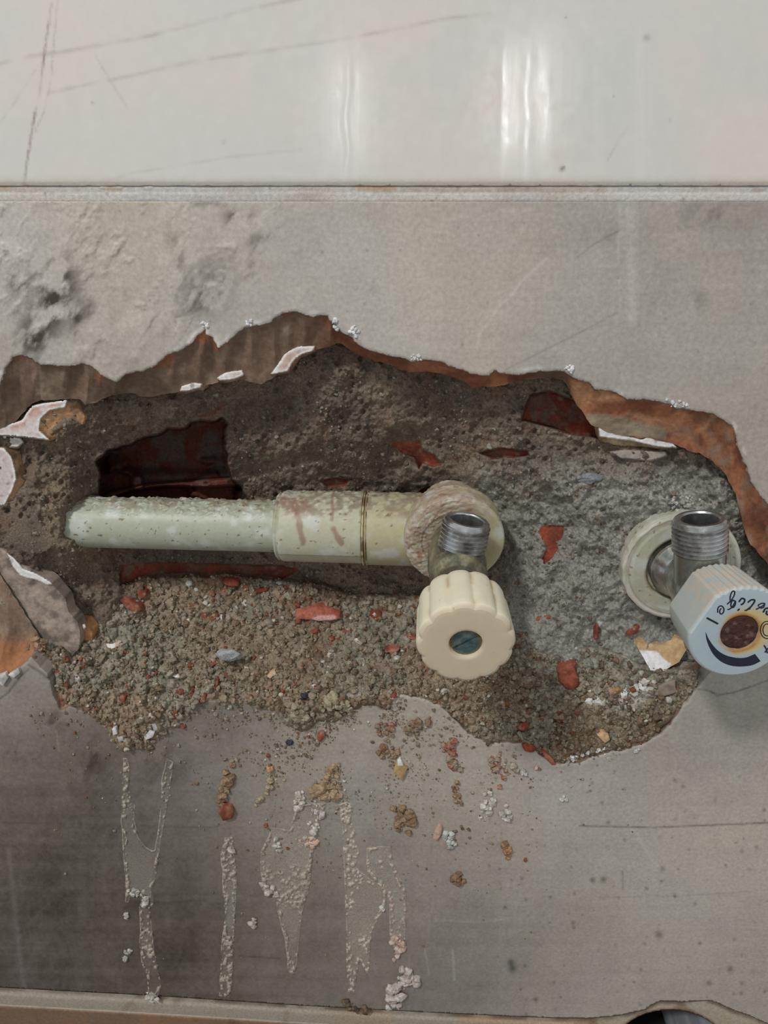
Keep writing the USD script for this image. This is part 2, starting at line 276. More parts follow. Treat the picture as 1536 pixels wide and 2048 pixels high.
def tile_color(u, v):
    u, v = np.asarray(u, float), np.asarray(v, float)
    d = tile_paleness(u, v)
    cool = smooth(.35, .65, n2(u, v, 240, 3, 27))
    darkest = mixc(lin(76, 65, 55), lin(71, 63, 55), cool); full = mixc(lin(213, 201, 189), lin(206, 200, 191), cool)
    c = mixc(darkest, full, np.clip(d, 0, 1))
    for (a, b, r, k) in DOTS:
        m = np.abs(u - a) < 3 * r; m &= np.abs(v - b) < 3 * r
        c[m] *= (1 - k * np.exp(-((u[m] - a) ** 2 + (v[m] - b) ** 2) / r ** 2))[:, None]
    for pts, w, k in LINES + [(p, w, -k) for p, w, k in PALE]:
        q = np.array(pts); m = (u > q[:, 0].min() - 4 * w) & (u < q[:, 0].max() + 4 * w) & (v > q[:, 1].min() - 4 * w) & (v < q[:, 1].max() + 4 * w)
        if m.any():
            a = np.exp(-(dist_line(u[m], v[m], pts) / w) ** 2) * (0.4 + 0.9 * n2(u[m], v[m], 22, 3, 28))
            c[m] = c[m] * (1 - k * a)[:, None] if k > 0 else mixc(c[m], lin(214, 208, 202), -k * a)
    g = smooth(16, 2, shapely.distance(shapely.points(u, v), HOLE.boundary)) * smooth(.55, .7, n2(u, v, 30, 3, 29)) * (v < 1100)     # glaze chipped white along the break
    return mixc(c, lin(228, 222, 216), 0.75 * g)
def tile_depth(u, v):
    near = smooth(5, 0, shapely.distance(shapely.points(u, v), HOLE.boundary))
    crust = smooth(.56, .74, n2(u, v, 26, 4, 31)) * smooth(620, 250, np.abs(u - 150) + np.abs(v - 560)) 
    flow = n2(u * .8 + v * .6, u * -.6 + v * .8, 44, 5, 36, 1.0, .5); wet = smooth(720, 300, u) * smooth(740, 600, v)
    return near * 0.35 - 0.45 * wet * smooth(.52, .60, flow) * smooth(.42, .6, n2(u, v, 110, 3, 37)) - 0.35 * crust - 0.12 * n2(u, v, 9, 2, 32)
FRAME = (-30, 380, 1566, 2075)
p, t, uv = relief(TILE_HOLED, tile_depth, 2.6, TT, FRAME)
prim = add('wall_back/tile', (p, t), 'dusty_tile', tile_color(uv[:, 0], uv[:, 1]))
tag(prim, 'large dusty grey-brown wall tile with a jagged hole knocked through it')

# the broken face of the tile, from its front rim to its back rim
K = 16
s = np.linspace(0, 1, K)
RU = RIM[:, None, 0] + (RIM[:, None, 2] - RIM[:, None, 0]) * s; RV = RIM[:, None, 1] + (RIM[:, None, 3] - RIM[:, None, 1]) * s
bulge = (n2(RU, RV * 0.25, 34, 2, 41) - 0.5) * 7.5 + np.abs(np.sin(RU / 17.0 + 4 * n2(RU, RV, 120, 2, 42))) * 2.0 - 1.0
RY = 0.35 + (TT - 0.35) * (s ** 0.8)[None] + bulge * (np.sin(np.pi * s) ** 0.8)[None] * 0.75 + (n2(RU, RV, 9, 3, 43) - 0.5) * 1.1 * np.minimum(1, 4 * s)[None]
RY = np.maximum(RY, 0.3)
p = P(RU, RV, RY).reshape(-1, 3)
n = len(RIM); i, k = np.meshgrid(np.arange(n), np.arange(K - 1), indexing='ij'); i2 = (i + 1) % n
a, b, c, d = (i * K + k).ravel(), (i2 * K + k).ravel(), (i2 * K + k + 1).ravel(), (i * K + k + 1).ravel()
t = np.vstack([np.stack([a, d, c], 1), np.stack([a, c, b], 1)])
def fracture_color(u, v, s):
    dirt = lin(128, 106, 90); pale = lin(158, 138, 120); orange = lin(184, 122, 88); red = lin(138, 84, 64); deep = lin(104, 72, 56)
    c = mixc(np.broadcast_to(dirt, u.shape + (3,)), pale, smooth(.45, .75, n2(u, v, 30, 3, 44)))
    right = smooth(600, 700, u) * (1 - smooth(1040, 1080, u) * (1 - smooth(1120, 1150, u)))
    c = mixc(c, mixc(np.broadcast_to(orange, c.shape), red, smooth(.42, .6, n2(u, v, 40, 4, 45))), 0.9 * right)
    c = mixc(c, lin(158, 134, 114), .75 * right * smooth(.46, .62, n2(u, v, 22, 4, 48)) * smooth(1300, 1380, u))
    c = mixc(c, deep, 0.6 * smooth(1230, 1290, u) * smooth(.5, .6, n2(u, v, 26, 3, 46)))
    for pts, cc, k in [([(1140,760),(1180,768),(1250,800),(1230,808),(1190,806),(1160,818),(1146,800)], (200, 148, 110), .9), ([(1172,826),(1210,806),(1260,800),(1310,802),(1350,822),(1340,836),(1290,826),(1250,822),(1200,832)], (140, 88, 64), .9), ([(1250,824),(1290,828),(1330,842),(1300,846),(1262,836)], (188, 140, 110), .9), ([(1172,828),(1250,832),(1290,846),(1330,856),(1330,876),(1262,874),(1200,862),(1180,850)], (160, 144, 124), .95), ([(1240,846),(1270,852),(1296,872),(1270,872)], (176, 164, 138), .8), ([(1326,836),(1358,832),(1350,860),(1324,856)], (176, 128, 88), .7)]:
        c = mixc(c, lin(*cc), k * smooth(-5, 4, sdf(Polygon(pts), u, v) + (n2(u, v, 20, 3, 49) - .5) * 14))
    c = mixc(c, red, 0.85 * smooth(.10, .0, s) * smooth(.5, .62, n2(u, v, 24, 2, 47)))
    lumps = smooth(26, 12, np.hypot(u - 404, v - 668)) + smooth(26, 10, np.hypot(u - 330, v - 716)) + smooth(18, 8, np.hypot(u - 200, v - 752)) + smooth(14, 6, np.hypot(u - 436, v - 692))
    c = mixc(c, lin(160, 100, 70), np.clip(lumps, 0, 1) * .8)
    c = mixc(c, lin(172, 116, 80), .85 * smooth(140, 100, u) * smooth(1260, 1300, v))
    return mixc(c, lin(120, 104, 90), .8 * smooth(1350, 1380, v) * (u > 300))
col = fracture_color(RU, RV, np.broadcast_to(s, RU.shape)).reshape(-1, 3)
add('wall_back/tile/broken_edge', (p, t), 'fracture', col)

# ------------------------------------------------------------------ the upper tile, the joints, the lower tile and the rest of the wall
def rect_px(x0, x1, v0, v1):
    return Polygon([(x_at(x0, v0), v0), (x_at(x1, v0), v0), (x_at(x1, v1), v1), (x_at(x0, v1), v1)])
UP = Polygon([(x_at(XL, -560), -560), (x_at(XR, -560), -560), (x_at(XR, 372), 372), (x_at(XL, 372), 372)])
VEINS = [([(105,-20),(100,30),(92,80),(86,130),(80,185),(72,215),(64,260),(58,300),(52,335),(49,372)], 2.4, .36, (150,118,120)), ([(117,-20),(112,40),(107,90),(104,140),(98,180),(88,225),(78,245),(70,265)], 1.8, .20, (165,140,138)),
 ([(-20,132),(60,112),(130,103),(300,72),(420,40),(500,18),(600,-4)], 4.5, .16, (160,142,136)), ([(100,185),(180,168),(260,152),(400,120),(520,103),(640,86),(760,64),(900,36),(980,28)], 4.0, .14, (160,142,136)),
 ([(190,110),(215,152),(235,185),(255,215)], 2.0, .10, (150,140,134)), ([(0,245),(30,205),(70,140)], 2.0, .10, (150,140,134)), ([(200,365),(270,345),(340,335),(450,315),(600,300)], 3.0, .10, (160,145,138)), ([(1215,320),(1232,290),(1258,250)], 2.4, .10, (150,140,134))]
STREAKS = [(694,36,.35,8),(1003,40,.3,9),(1054,20,.45,15),(1282,-10,.30,10),(1306,40,.26,8),(1200,30,.14,12),(1100,60,.14,14),(1245,60,.1,20)]
def upper_color(u, v):
    c = mixc(np.broadcast_to(lin(222, 219, 213), u.shape + (3,)), lin(228, 219, 211), smooth(.4, .62, n2(u, v, 420, 4, 51)))
    c = mixc(c, lin(215, 217, 212), .7 * smooth(.48, .7, n2(u, v, 300, 4, 52)))
    for pts, w, k, col in VEINS:
        a = np.exp(-(dist_line(u, v, pts) / w) ** 2) * smooth(.25, .7, n2(u, v, 34, 3, 53)) * 1.5
        c = mixc(c, lin(*col), np.clip(k * a * 1.6, 0, 1))
    for a, v0, k, w in STREAKS:                       # dried water runs
        x = a + (n2(np.zeros_like(v), v, 60, 3, int(a)) - .5) * 14
        m = np.exp(-((u - x) / w) ** 2) * smooth(v0, v0 + 120, v) * smooth(.25, .6, n2(u, v, 40, 3, 54, 3, .4))
        c = mixc(c, lin(240, 236, 232), k * m)
    for (a, b, r, k) in [(1124,338,5,.6),(1128,334,3,.5),(1293,75,7,.3),(185,206,3,.3),(448,284,5,.15),(1132,34,2.5,.4),(1228,192,2.5,.3),(998,355,2,.5),(1340,240,2,.4)]:
        c = c * (1 - k * np.exp(-((u - a) ** 2 + (v - b) ** 2) / r ** 2))[..., None]
    return mixc(c, lin(196, 182, 164), .40 * smooth(352, 372, v + 10 * n2(u, v, 50, 3, 55)))
def upper_depth(u, v):
    e = smooth(360, 372, v)
    run = sum(k * np.exp(-((u - a - (n2(np.zeros_like(v), v, 60, 3, int(a)) - .5) * 14) / (w * .8)) ** 2) * smooth(v0, v0 + 120, v) for a, v0, k, w in STREAKS)
    return -0.25 + 0.45 * e * e - 0.07 * run + 0.02 * n2(u, v, 500, 2, 56, 1, .3)
p, t, uv = relief(UP, upper_depth, 4.0, TT, (-30, -60, 1566, 380), 60)
tag(add('wall_back/tile_001', (p, t), 'glazed_tile', upper_color(uv[:, 0], uv[:, 1])), 'glossy off-white wall tile with thin red-brown veins above the joint')

JOINT = Polygon([(x_at(XL, 372), 366)] + [(a, 366) for a in (0, 1536)] + [(x_at(XR, 372), 366), (x_at(XR, 404), 412), (1536, 412), (0, 412), (x_at(XL, 404), 412)])
def joint_depth(u, v):
    w = v + (n2(u, v, 60, 3, 61) - .5) * 6
    ridge = smooth(382, 388, w) * smooth(407, 400, w)
    return 0.75 - 0.3 * smooth(370, 376, w) * smooth(386, 382, w) - 0.55 * ridge - 0.35 * smooth(.6, .8, n2(u, v, 30, 3, 62)) * (1 - ridge)
def joint_color(u, v):
    c = mixc(np.broadcast_to(lin(190, 178, 168), u.shape + (3,)), lin(196, 194, 190), smooth(.4, .6, n2(u, v, 160, 4, 63)))
    c = mixc(c, lin(188, 160, 116), .8 * smooth(.5, .64, n2(u, v, 110, 3, 64)) * smooth(386, 376, v) * (u < 900))
    c = mixc(c, lin(170, 150, 136), .6 * smooth(.5, .62, n2(u, v, 80, 3, 65, 1, 2)) * smooth(700, 800, u) * smooth(392, 382, v))
    c = mixc(c, lin(214, 210, 203), .7 * smooth(384, 388, v) * smooth(405, 399, v) * smooth(.3, .55, n2(u, v, 120, 3, 67)))
    return mixc(c, lin(110, 96, 86), .6 * smooth(.70, .80, n2(u, v, 18, 3, 66)))
p, t, uv = relief(JOINT, joint_depth, 2.6, TT, (-30, 360, 1566, 420))
tag(add('wall_back/grout', (p, t), 'grout', joint_color(uv[:, 0], uv[:, 1])), 'smeared pale grout in the joint under the white tile')

PIPE_HOLE = Polygon([(1340 + 112 * math.cos(a) , 2098 + 78 * math.sin(a)) for a in np.linspace(0, 2 * math.pi, 72, endpoint=False)])
LOWER_TOP = [(-400,1985),(0,2008),(300,2025),(600,2044),(900,2062),(1200,2080),(2000,2130)]
_b = [p for p in BOTTOM]
LOWJ = Polygon([(x_at(XL, 1955), 1950), (0, 1962), (300, 1978), (600, 1998), (900, 2014), (1180, 2026), (1300, 1994), (1420, 1990), (1540, 2036), (x_at(XR, 2060), 2050), (x_at(XR, 2260), 2260), (x_at(XL, 2260), 2260)])
LOWJ = LOWJ.difference(PIPE_HOLE)
def top_of(u, pts): return np.interp(u, [q[0] for q in pts], [q[1] for q in pts])
def lowj_depth(u, v):
    e = v - top_of(u, BOTTOM)
    return 1.1 - 0.9 * smooth(6, 16, e) * smooth(60, 20, e) * (u < 1150) - 0.5 * smooth(1160, 1260, u) * smooth(0, 20, e) + 0.5 * (n2(u, v, 30, 3, 71) - .5)
def lowj_color(u, v):
    e = v - top_of(u, BOTTOM)
    c = mixc(np.broadcast_to(lin(168, 158, 144), u.shape + (3,)), lin(176, 152, 128), smooth(.4, .62, n2(u, v, 120, 3, 72)) * smooth(400, 1000, u) * .9)
    c = mixc(c, lin(176, 166, 150), smooth(1150, 1250, u) * .8)
    c = mixc(c, lin(92, 74, 58), .7 * smooth(9, 1, np.abs(e - 1)) * smooth(.35, .6, n2(u, v, 40, 3, 73)))
    c = mixc(c, lin(120, 96, 70), .6 * smooth(.60, .72, n2(u, v, 44, 3, 74)))
    rimd = shapely.distance(shapely.points(u, v), PIPE_HOLE)
    return mixc(c, lin(110, 70, 46), .7 * smooth(7, 1, rimd))
p, t, uv = relief(LOWJ, lowj_depth, 3.0, TT, (-30, 1940, 1566, 2080))
tag(add('wall_back/grout_001', (p, t), 'grout', lowj_color(uv[:, 0], uv[:, 1])), 'beige filler strip under the broken tile and round the pipe hole')
LOWT = Polygon([(x_at(XL, 1990), 1996), (0, 2008), (300, 2025), (600, 2044), (900, 2062), (1140, 2078), (1160, 2110), (1200, 2200), (1210, 2436), (x_at(XL, 2436), 2436)])
def lowt_color(u, v):
    c = mixc(np.broadcast_to(lin(128, 106, 88), u.shape + (3,)), lin(150, 112, 82), smooth(.4, .65, n2(u, v, 150, 4, 76)))
    c = mixc(c, lin(120, 104, 86), .6 * smooth(480, 620, u))
    c = mixc(c, lin(188, 180, 168), .7 * smooth(5, 0, v - top_of(u, LOWER_TOP)))
    return c * (1 - .35 * smooth(.6, .75, n2(u, v, 30, 3, 77)))[..., None]
p, t, uv = relief(LOWT, lambda u, v: -0.4 + 0.9 * smooth(6, 0, v - top_of(u, LOWER_TOP)) - .1 * n2(u, v, 20, 3, 78), 3.0, TT, (-30, 1980, 1566, 2075))
tag(add('wall_back/tile_002', (p, t), 'dusty_tile', lowt_color(uv[:, 0], uv[:, 1])), 'brown wall tile below the pale filler strip')

def box(lo, hi): return trimesh.creation.box(bounds=[lo, hi])
zl = P(768, 2436, 0)[2]
zt, zj, zb = P(768, 372, 0)[2], P(768, 402, 0)[2], P(768, 2030, 0)[2]
for x0, x1 in ((XL - 440, XL - 4), (XR + 4, XR + 440)):            # the neighbours out to the sides
    add('wall_back/' + num('side_tile'), box([x0, -0.9, zt], [x1, TT, zt + 300]), 'glazed_tile', lin(214, 210, 205), smooth=False)
    add('wall_back/' + num('side_tile'), box([x0, 0, zb], [x1, TT, zj]), 'dusty_tile', lin(150, 138, 128), smooth=False)
    add('wall_back/' + num('side_tile'), box([x0, -0.4, zl], [x1, TT, zb - 6]), 'dusty_tile', lin(130, 112, 96), smooth=False)
# the plastered wall round the tiles, and the floor
back = trimesh.util.concatenate([box([-1000, 2, zt + 330], [1000, 110, 1700]), box([-1000, 2, -Z0], [1000, 110, zl + 6]), box([-1000, 7.5, zl + 6], [XL - 2, 110, zt + 330]), box([XR + 2, 7.5, zl + 6], [1000, 110, zt + 330]), box([XL - 2, 95, zl + 6], [XR + 2, 110, zt + 330])])
add('wall_back/plaster', back, 'plaster', None, smooth=False)
tag(add('floor', box([-1000, -2200, -Z0 - 20], [1000, 2, -Z0]), 'floor_tile', None, smooth=False), None, None, None, 'structure')

# ------------------------------------------------------------------ the cavity: mortar, brick, remains of an older tiling
MORT = field([(-200,640,13),(1700,640,13),(800,600,13),(300,660,13),(-200,1000,13),(-40,900,13),(60,900,13.5),(20,1000,11),(100,960,12),(50,1050,7),(60,1000,9),(85,1050,8),(60,1090,9),(100,1090,10),(140,1090,11),(165,1097,14),(188,1104,19),(150,950,18),(125,1025,10),(140,1004,12),(108,1060,9),(132,1058,17),(160,1000,22),(180,1000,31),(200,830,15),(300,830,16),(420,810,17),(180,880,19),(250,872,21),(350,845,23),(200,1010,37),
 (500,800,19),(600,760,17),(700,740,16),(650,850,23),(560,900,29),(750,880,25),(850,820,22),(900,780,17),(1000,790,16),(1100,800,20),(1180,850,17),(1250,900,14),(1350,940,13),(1440,980,12),(1490,1060,12),(460,900,30),(480,950,37),(520,995,43),(600,960,36),(700,970,41),(800,965,40),(900,940,30),(850,1000,43),(950,950,25),
 (1050,930,17),(1150,960,15),(1015,1000,26),(1020,1060,26),(1060,1100,18),(1040,1200,20),(1150,1050,14),(1250,1000,12),(1200,1100,13),(1260,1150,13),(1150,1200,14),(1200,1280,13),(1300,1270,15),(1400,1000,12.5),(1450,1010,12.5),(1500,1100,20),(1520,1170,23),(1500,1240,18),(1365,1140,24),(910,1080,44),
 (200,1110,30),(260,1120,42),(300,1125,45),(400,1130,46),(550,1130,46),(700,1140,45),(800,1150,43),(900,1200,37),(980,1230,26),(20,1120,13),(80,1130,15),(150,1150,22),(200,1180,27),(180,1250,21),(140,1260,14),(300,1250,36),(600,1250,33),(900,1300,25),(300,1400,16),(600,1400,14),(900,1400,13),(1100,1400,12),(1300,1400,11),(-200,1500,14),(1700,1500,14),(800,1560,13)], (-260,560), (1760,1620), 8, 1.6)
RECESS = Polygon([(215,900),(235,893),(262,884),(300,868),(350,856),(420,842),(446,834),(456,850),(452,875),(452,900),(458,930),(466,955),(485,978),(480,1020),(200,1020),(196,985),(200,950),(192,925)])
LEDGE = Polygon([(180,1002),(215,984),(300,966),(380,960),(462,955),(474,972),(420,976),(330,974),(262,982),(225,998),(210,1012)])
# brick patches: outline, depth added
BRICKS = {'shell': Polygon([(1060,790),(1100,782),(1146,800),(1180,830),(1196,876),(1140,868),(1085,850),(1042,840)]), 'chip': Polygon([(780,886),(815,884),(840,880),(846,900),(870,912),(884,928),(868,934),(846,926),(838,938),(830,915),(800,902)]),
 'sliver': Polygon([(958,906),(1000,896),(1055,902),(1058,912),(1020,916),(985,918)]), 'patch': Polygon([(1077,1064),(1085,1054),(1108,1050),(1128,1052),(1124,1075),(1112,1085),(1116,1096),(1104,1114),(1090,1128),(1083,1116),(1092,1098),(1086,1080)]),
 'knot': Polygon([(832,990),(845,980),(868,972),(885,982),(880,1000),(850,1006),(836,1002)]), 'low': Polygon([(240,1128),(330,1124),(450,1128),(560,1130),(600,1140),(560,1160),(440,1158),(320,1158),(240,1170)]), 'under': Polygon([(640,962),(672,955),(700,960),(690,972),(655,976)])}
STEP = 2.1
LUMPS = np.random.default_rng(5)
PITS = np.stack([LUMPS.uniform(-60, 1600, 2600), LUMPS.uniform(640, 1420, 2600), LUMPS.uniform(1.5, 6.0, 2600)], 1)
_pt = cKDTree(PITS[:, :2])
def mortar_depth(u, v):
    y = MORT(u, v)
    r = smooth(-1, 3.5, sdf(RECESS, u, v) + (n2(u, v, 26, 4, 81) - .5) * 26)
    deep = 64 - 8 * smooth(930, 955, v) + 5 * (n2(u, v, 60, 3, 82) - .5) - 10 * smooth(.5, .6, n2(u, v, 46, 3, 83)) * smooth(900, 945, v)
    y = y + r * (deep - y) 
    y = y - r * smooth(-2, 4, sdf(LEDGE, u, v)) * 14
    amp = 1 - 0.7 * r
    y = y + amp * ((n2(u, v, 120, 4, 84) - .5) * 15 + (n2(u, v, 34, 4, 85) - .5) * 9.0 + (n2(u, v, 10, 3, 86) - .5) * 3.6)
    y = y - amp * 2.2 * np.abs(n2(u, v, 70, 3, 87) - .5) * 4 * smooth(640, 900, v)
    d, k = _pt.query(np.stack([u, v], 1)); rr = PITS[k, 2]
    y = y + amp * 1.3 * rr * 0.2 * np.sqrt(np.clip(1 - (d / rr) ** 2, 0, 1))
    for name, poly in BRICKS.items():
        m = smooth(-2, 3, sdf(poly, u, v))
        flat = MORT(u, v) + (2.0 if name != 'shell' else 5.0) + (n2(u, v, 40, 3, 88) - .5) * 2.5
        y = y + m * (flat - y)
    y = np.maximum(y, np.where(inside(HOLE, u, v), 8.2, 9.5))
    return y
def mortar_color(u, v):
    warm = lin(124, 110, 97); grey = lin(154, 155, 146); dark = lin(106, 94, 84); tan = lin(142, 126, 106)
    k = smooth(900, 1120, u + (n2(u, v, 160, 3, 91) - .5) * 240) * smooth(880, 1000, v + (n2(u, v, 90, 3, 91) - .5) * 60)
    c = mixc(np.broadcast_to(warm, u.shape + (3,)), dark, smooth(.42, .6, n2(u, v, 70, 4, 92)))
    c = mixc(c, tan, .6 * smooth(.52, .68, n2(u, v, 110, 4, 93)))
    c = mixc(c, grey, k * (.75 + .25 * n2(u, v, 30, 3, 94)))
    c = mixc(c, lin(120, 92, 76), .45 * smooth(.55, .7, n2(u, v, 50, 4, 95)) * (1 - .6 * k))
    c = mixc(c, lin(176, 172, 160), .6 * smooth(.62, .74, n2(u, v, 26, 4, 96)) * (.3 + .7 * k))
    c = mixc(c, lin(92, 82, 74), .5 * smooth(.6, .7, n2(u, v, 14, 3, 97)))
    for (a, b, ra, rb, s_) in [(1190,1245,26,26,.8),(1375,1000,70,22,.6),(1350,975,30,16,.5),(785,975,22,10,.6),(1250,1010,26,26,.5)]:
        c = mixc(c, lin(205, 204, 196), s_ * np.exp(-((u - a) / ra) ** 2 - ((v - b) / rb) ** 2) * smooth(.45, .62, n2(u, v, 12, 3, 98)))
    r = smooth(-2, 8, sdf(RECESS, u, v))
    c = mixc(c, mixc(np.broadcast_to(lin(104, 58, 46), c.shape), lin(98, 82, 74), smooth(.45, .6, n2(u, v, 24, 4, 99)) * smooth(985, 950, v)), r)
    return mixc(c, lin(120, 74, 58), .7 * smooth(10, 0, np.abs(dist_line(u, v, [(300,866),(360,850),(430,832),(452,812)]) - 6)) * smooth(.4, .6, n2(u, v, 20, 3, 100)))
CAV = HOLE.buffer(26)
q, t = tri_patch(CAV, STEP, (-40, 600, 1576, 1560))
yy = mortar_depth(q[:, 0], q[:, 1]); p = P(q[:, 0], q[:, 1], yy)
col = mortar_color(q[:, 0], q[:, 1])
cen = q[t].mean(1); owner = np.full(len(t), -1)
pieces = [('recess', RECESS)] + list(BRICKS.items())
for k, (name, poly) in enumerate(pieces):
    m = inside(poly, cen[:, 0] + (n2(cen[:, 0], cen[:, 1], 16, 3, 101) - .5) * 14, cen[:, 1] + (n2(cen[:, 0], cen[:, 1], 16, 3, 102) - .5) * 14)
    owner[m & (owner < 0)] = k
def sub(p, t, col, m):
    ids, inv = np.unique(t[m], return_inverse=True)
    return p[ids], inv.reshape(-1, 3), col[ids]
mp, mt, mc = sub(p, t, col, owner < 0)
tag(add('wall_back/mortar', (mp, mt), 'mortar', mc), 'rough grey-brown mortar bed exposed inside the hole')
BL = {'recess': 'dark hollow red brick open beside the pipe', 'shell': 'dark red brick face at the top right of the hole', 'patch': 'bare orange-red brick patch between the two valves', 'chip': 'red brick showing through above the left valve', 'sliver': 'thin red brick edge in the upper mortar', 'knot': 'broken red brick knob above the pipe elbow', 'low': 'dark red brick band in the gap under the pipe', 'under': 'small dark red brick spot above the coupling'}
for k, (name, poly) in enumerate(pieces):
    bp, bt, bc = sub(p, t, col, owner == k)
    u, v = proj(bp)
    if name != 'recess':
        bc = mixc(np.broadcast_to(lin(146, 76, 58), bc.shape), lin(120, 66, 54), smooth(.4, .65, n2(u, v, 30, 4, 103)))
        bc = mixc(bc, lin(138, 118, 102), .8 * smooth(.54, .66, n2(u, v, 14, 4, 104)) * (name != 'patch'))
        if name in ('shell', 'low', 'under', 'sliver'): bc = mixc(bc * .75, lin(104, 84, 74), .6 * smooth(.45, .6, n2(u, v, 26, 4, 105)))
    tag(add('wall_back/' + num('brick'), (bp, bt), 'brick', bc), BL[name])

# remains of an older white tiling under the grey one: glaze outline, body outline, depth
def old_tile(label, glaze, body, y0, y1, body_col=(196, 140, 92), glaze_col=(224, 212, 208), thick=6.0, pink=0.0, seed=0, white=1.0):
    G, B = Polygon(rough(glaze, 3, 1.6, seed)).buffer(0), Polygon(rough(body, 3, 2.5, seed + 3)).buffer(0)
    B = B.union(G.buffer(1.0)).buffer(0)
    if B.geom_type != 'Polygon': B = max(B.geoms, key=lambda g: g.area)
    def dep(u, v):
        s = sdf(G, u, v); out = np.clip(-s, 0, 60)
        inn = shapely.distance(shapely.points(u, v), B.boundary)
        f = out / np.maximum(out + inn, 1e-6)
        return y0 + np.where(s > 0, 0.0, 0.5 * smooth(0, 2, out) + (y1 - y0) * f + (n2(u, v, 24, 4, seed + 5) - .5) * 2.4 * np.minimum(1, out / 4))
    p, t, uv = relief(B, dep, 2.2, lambda y: y + thick)
    u, v = uv[:, 0], uv[:, 1]; s = sdf(G, u, v)
    bc = mixc(np.broadcast_to(lin(*body_col), u.shape + (3,)), lin(*(np.array(body_col) * .72)), smooth(.45, .65, n2(u, v, 22, 4, seed + 6)))
    gc = mixc(np.broadcast_to(lin(*glaze_col), u.shape + (3,)), lin(206, 160, 142), np.clip(pink * smooth(.42, .6, n2(u, v, 30, 4, seed + 8)), 0, 1))
    gc = mixc(gc, lin(236, 236, 234), white * smooth(7, 2, s))
    c = mixc(bc, gc, smooth(-.8, .8, s))
    c = mixc(c, lin(128, 108, 92), .6 * smooth(.62, .74, n2(u, v, 16, 3, seed + 9)))
    return tag(add('wall_back/' + num('old_tile'), (p, t), 'fracture', c), label)
old_tile('orange-brown old tile fragment with white glaze at the upper left', [(-60,862),(5,852),(44,840),(62,812),(90,806),(135,799),(130,815),(100,820),(80,838),(78,862),(100,880),(60,876),(-60,866)], [(-60,845),(40,838),(66,806),(140,797),(158,798),(170,832),(166,850),(138,858),(124,880),(98,883),(40,874),(-60,870)], 8.2, 12.5, (198, 156, 116), pink=.9, seed=110)
old_tile('white-glazed old tile stub with orange edge at the left of the hole', [(-80,884),(8,896),(22,912),(30,940),(32,960),(22,985),(10,1010),(-80,1030)], [(-80,876),(14,892),(34,905),(46,930),(58,962),(54,1010),(34,1028),(-10,1024),(-80,1034)], 8.4, 13, (186, 148, 112), (214, 200, 198), seed=120)
old_tile('pale lump of old tile tucked behind the left stub', [(0,868),(40,876),(46,884),(36,894),(4,896)], [(-6,862),(44,872),(50,884),(38,898),(-2,900)], 12, 14, (190, 180, 172), (206, 200, 194), seed=130)
old_tile('small orange old tile corner at the left edge', [(-60,1040),(-8,1040),(-8,1070),(-60,1070)], [(-60,1028),(4,1032),(22,1052),(18,1075),(0,1086),(-60,1084)], 9, 13, (190, 152, 116), (190, 152, 116), seed=140)
old_tile('thin pink-white glaze chip under the upper rim', [(364,772),(384,765),(404,768),(400,776),(376,782),(360,782)], [(352,776),(380,760),(412,764),(408,780),(372,788),(354,788)], 6.4, 9.0, (190, 150, 128), pink=.9, seed=150)
old_tile('second pink-white glaze chip under the upper rim', [(434,756),(452,744),(484,740),(488,750),(470,758),(440,762)], [(426,764),(446,742),(488,736),(494,750),(474,762),(436,768)], 6.4, 9.0, (190, 150, 128), pink=.8, seed=160)
old_tile('curved pink and white glaze band below the highest notch', [(556,728),(572,704),(600,692),(630,692),(626,702),(604,708),(588,720),(576,742),(562,746),(540,750)], [(530,752),(552,726),(568,700),(600,688),(634,688),(632,704),(606,714),(592,726),(580,746),(556,752)], 6.2, 9.0, (170, 128, 106), pink=.7, seed=170)
old_tile('white-glazed old tile edge over tan clay at the right', [(1197,854),(1215,856),(1240,866),(1262,874),(1284,880),(1294,874),(1320,876),(1345,884),(1354,896),(1320,894),(1290,888),(1262,881),(1224,876),(1199,873)], [(1192,852),(1215,850),(1262,868),(1300,868),(1345,878),(1362,898),(1320,899),(1285,893),(1240,892),(1200,882)], 8.3, 10.5, (184, 158, 124), (224, 218, 220), seed=180)
old_tile('flat pale grey stone under the white-glazed edge', [(1224,905),(1250,900),(1330,903),(1334,912),(1300,922),(1240,916)], [(1219,903),(1248,896),(1334,899),(1339,914),(1302,927),(1238,920),(1222,911)], 11, 13.5, (164, 152, 143), (168, 157, 148), seed=190, white=0.0)
old_tile('grey slab of old adhesive with a white glaze line at the lower left', [(14,1106),(30,1118),(46,1138),(70,1146),(96,1160),(106,1168),(96,1170),(70,1158),(42,1152),(26,1132)], [(-10,1096),(6,1098),(34,1116),(50,1132),(98,1160),(132,1197),(138,1224),(156,1244),(162,1270),(158,1298),(132,1326),(80,1330),(30,1290),(0,1236),(-30,1190),(-60,1130)], 8.1, 9.2, (166, 150, 138), (226, 220, 214), seed=200)
old_tile('orange old tile tip at the foot of the grey slab', [(164,1250),(170,1248),(172,1256),(166,1260)], [(158,1244),(172,1246),(186,1262),(184,1288),(168,1302),(158,1292)], 11.5, 14, (184, 138, 94), (194, 154, 112), seed=210)

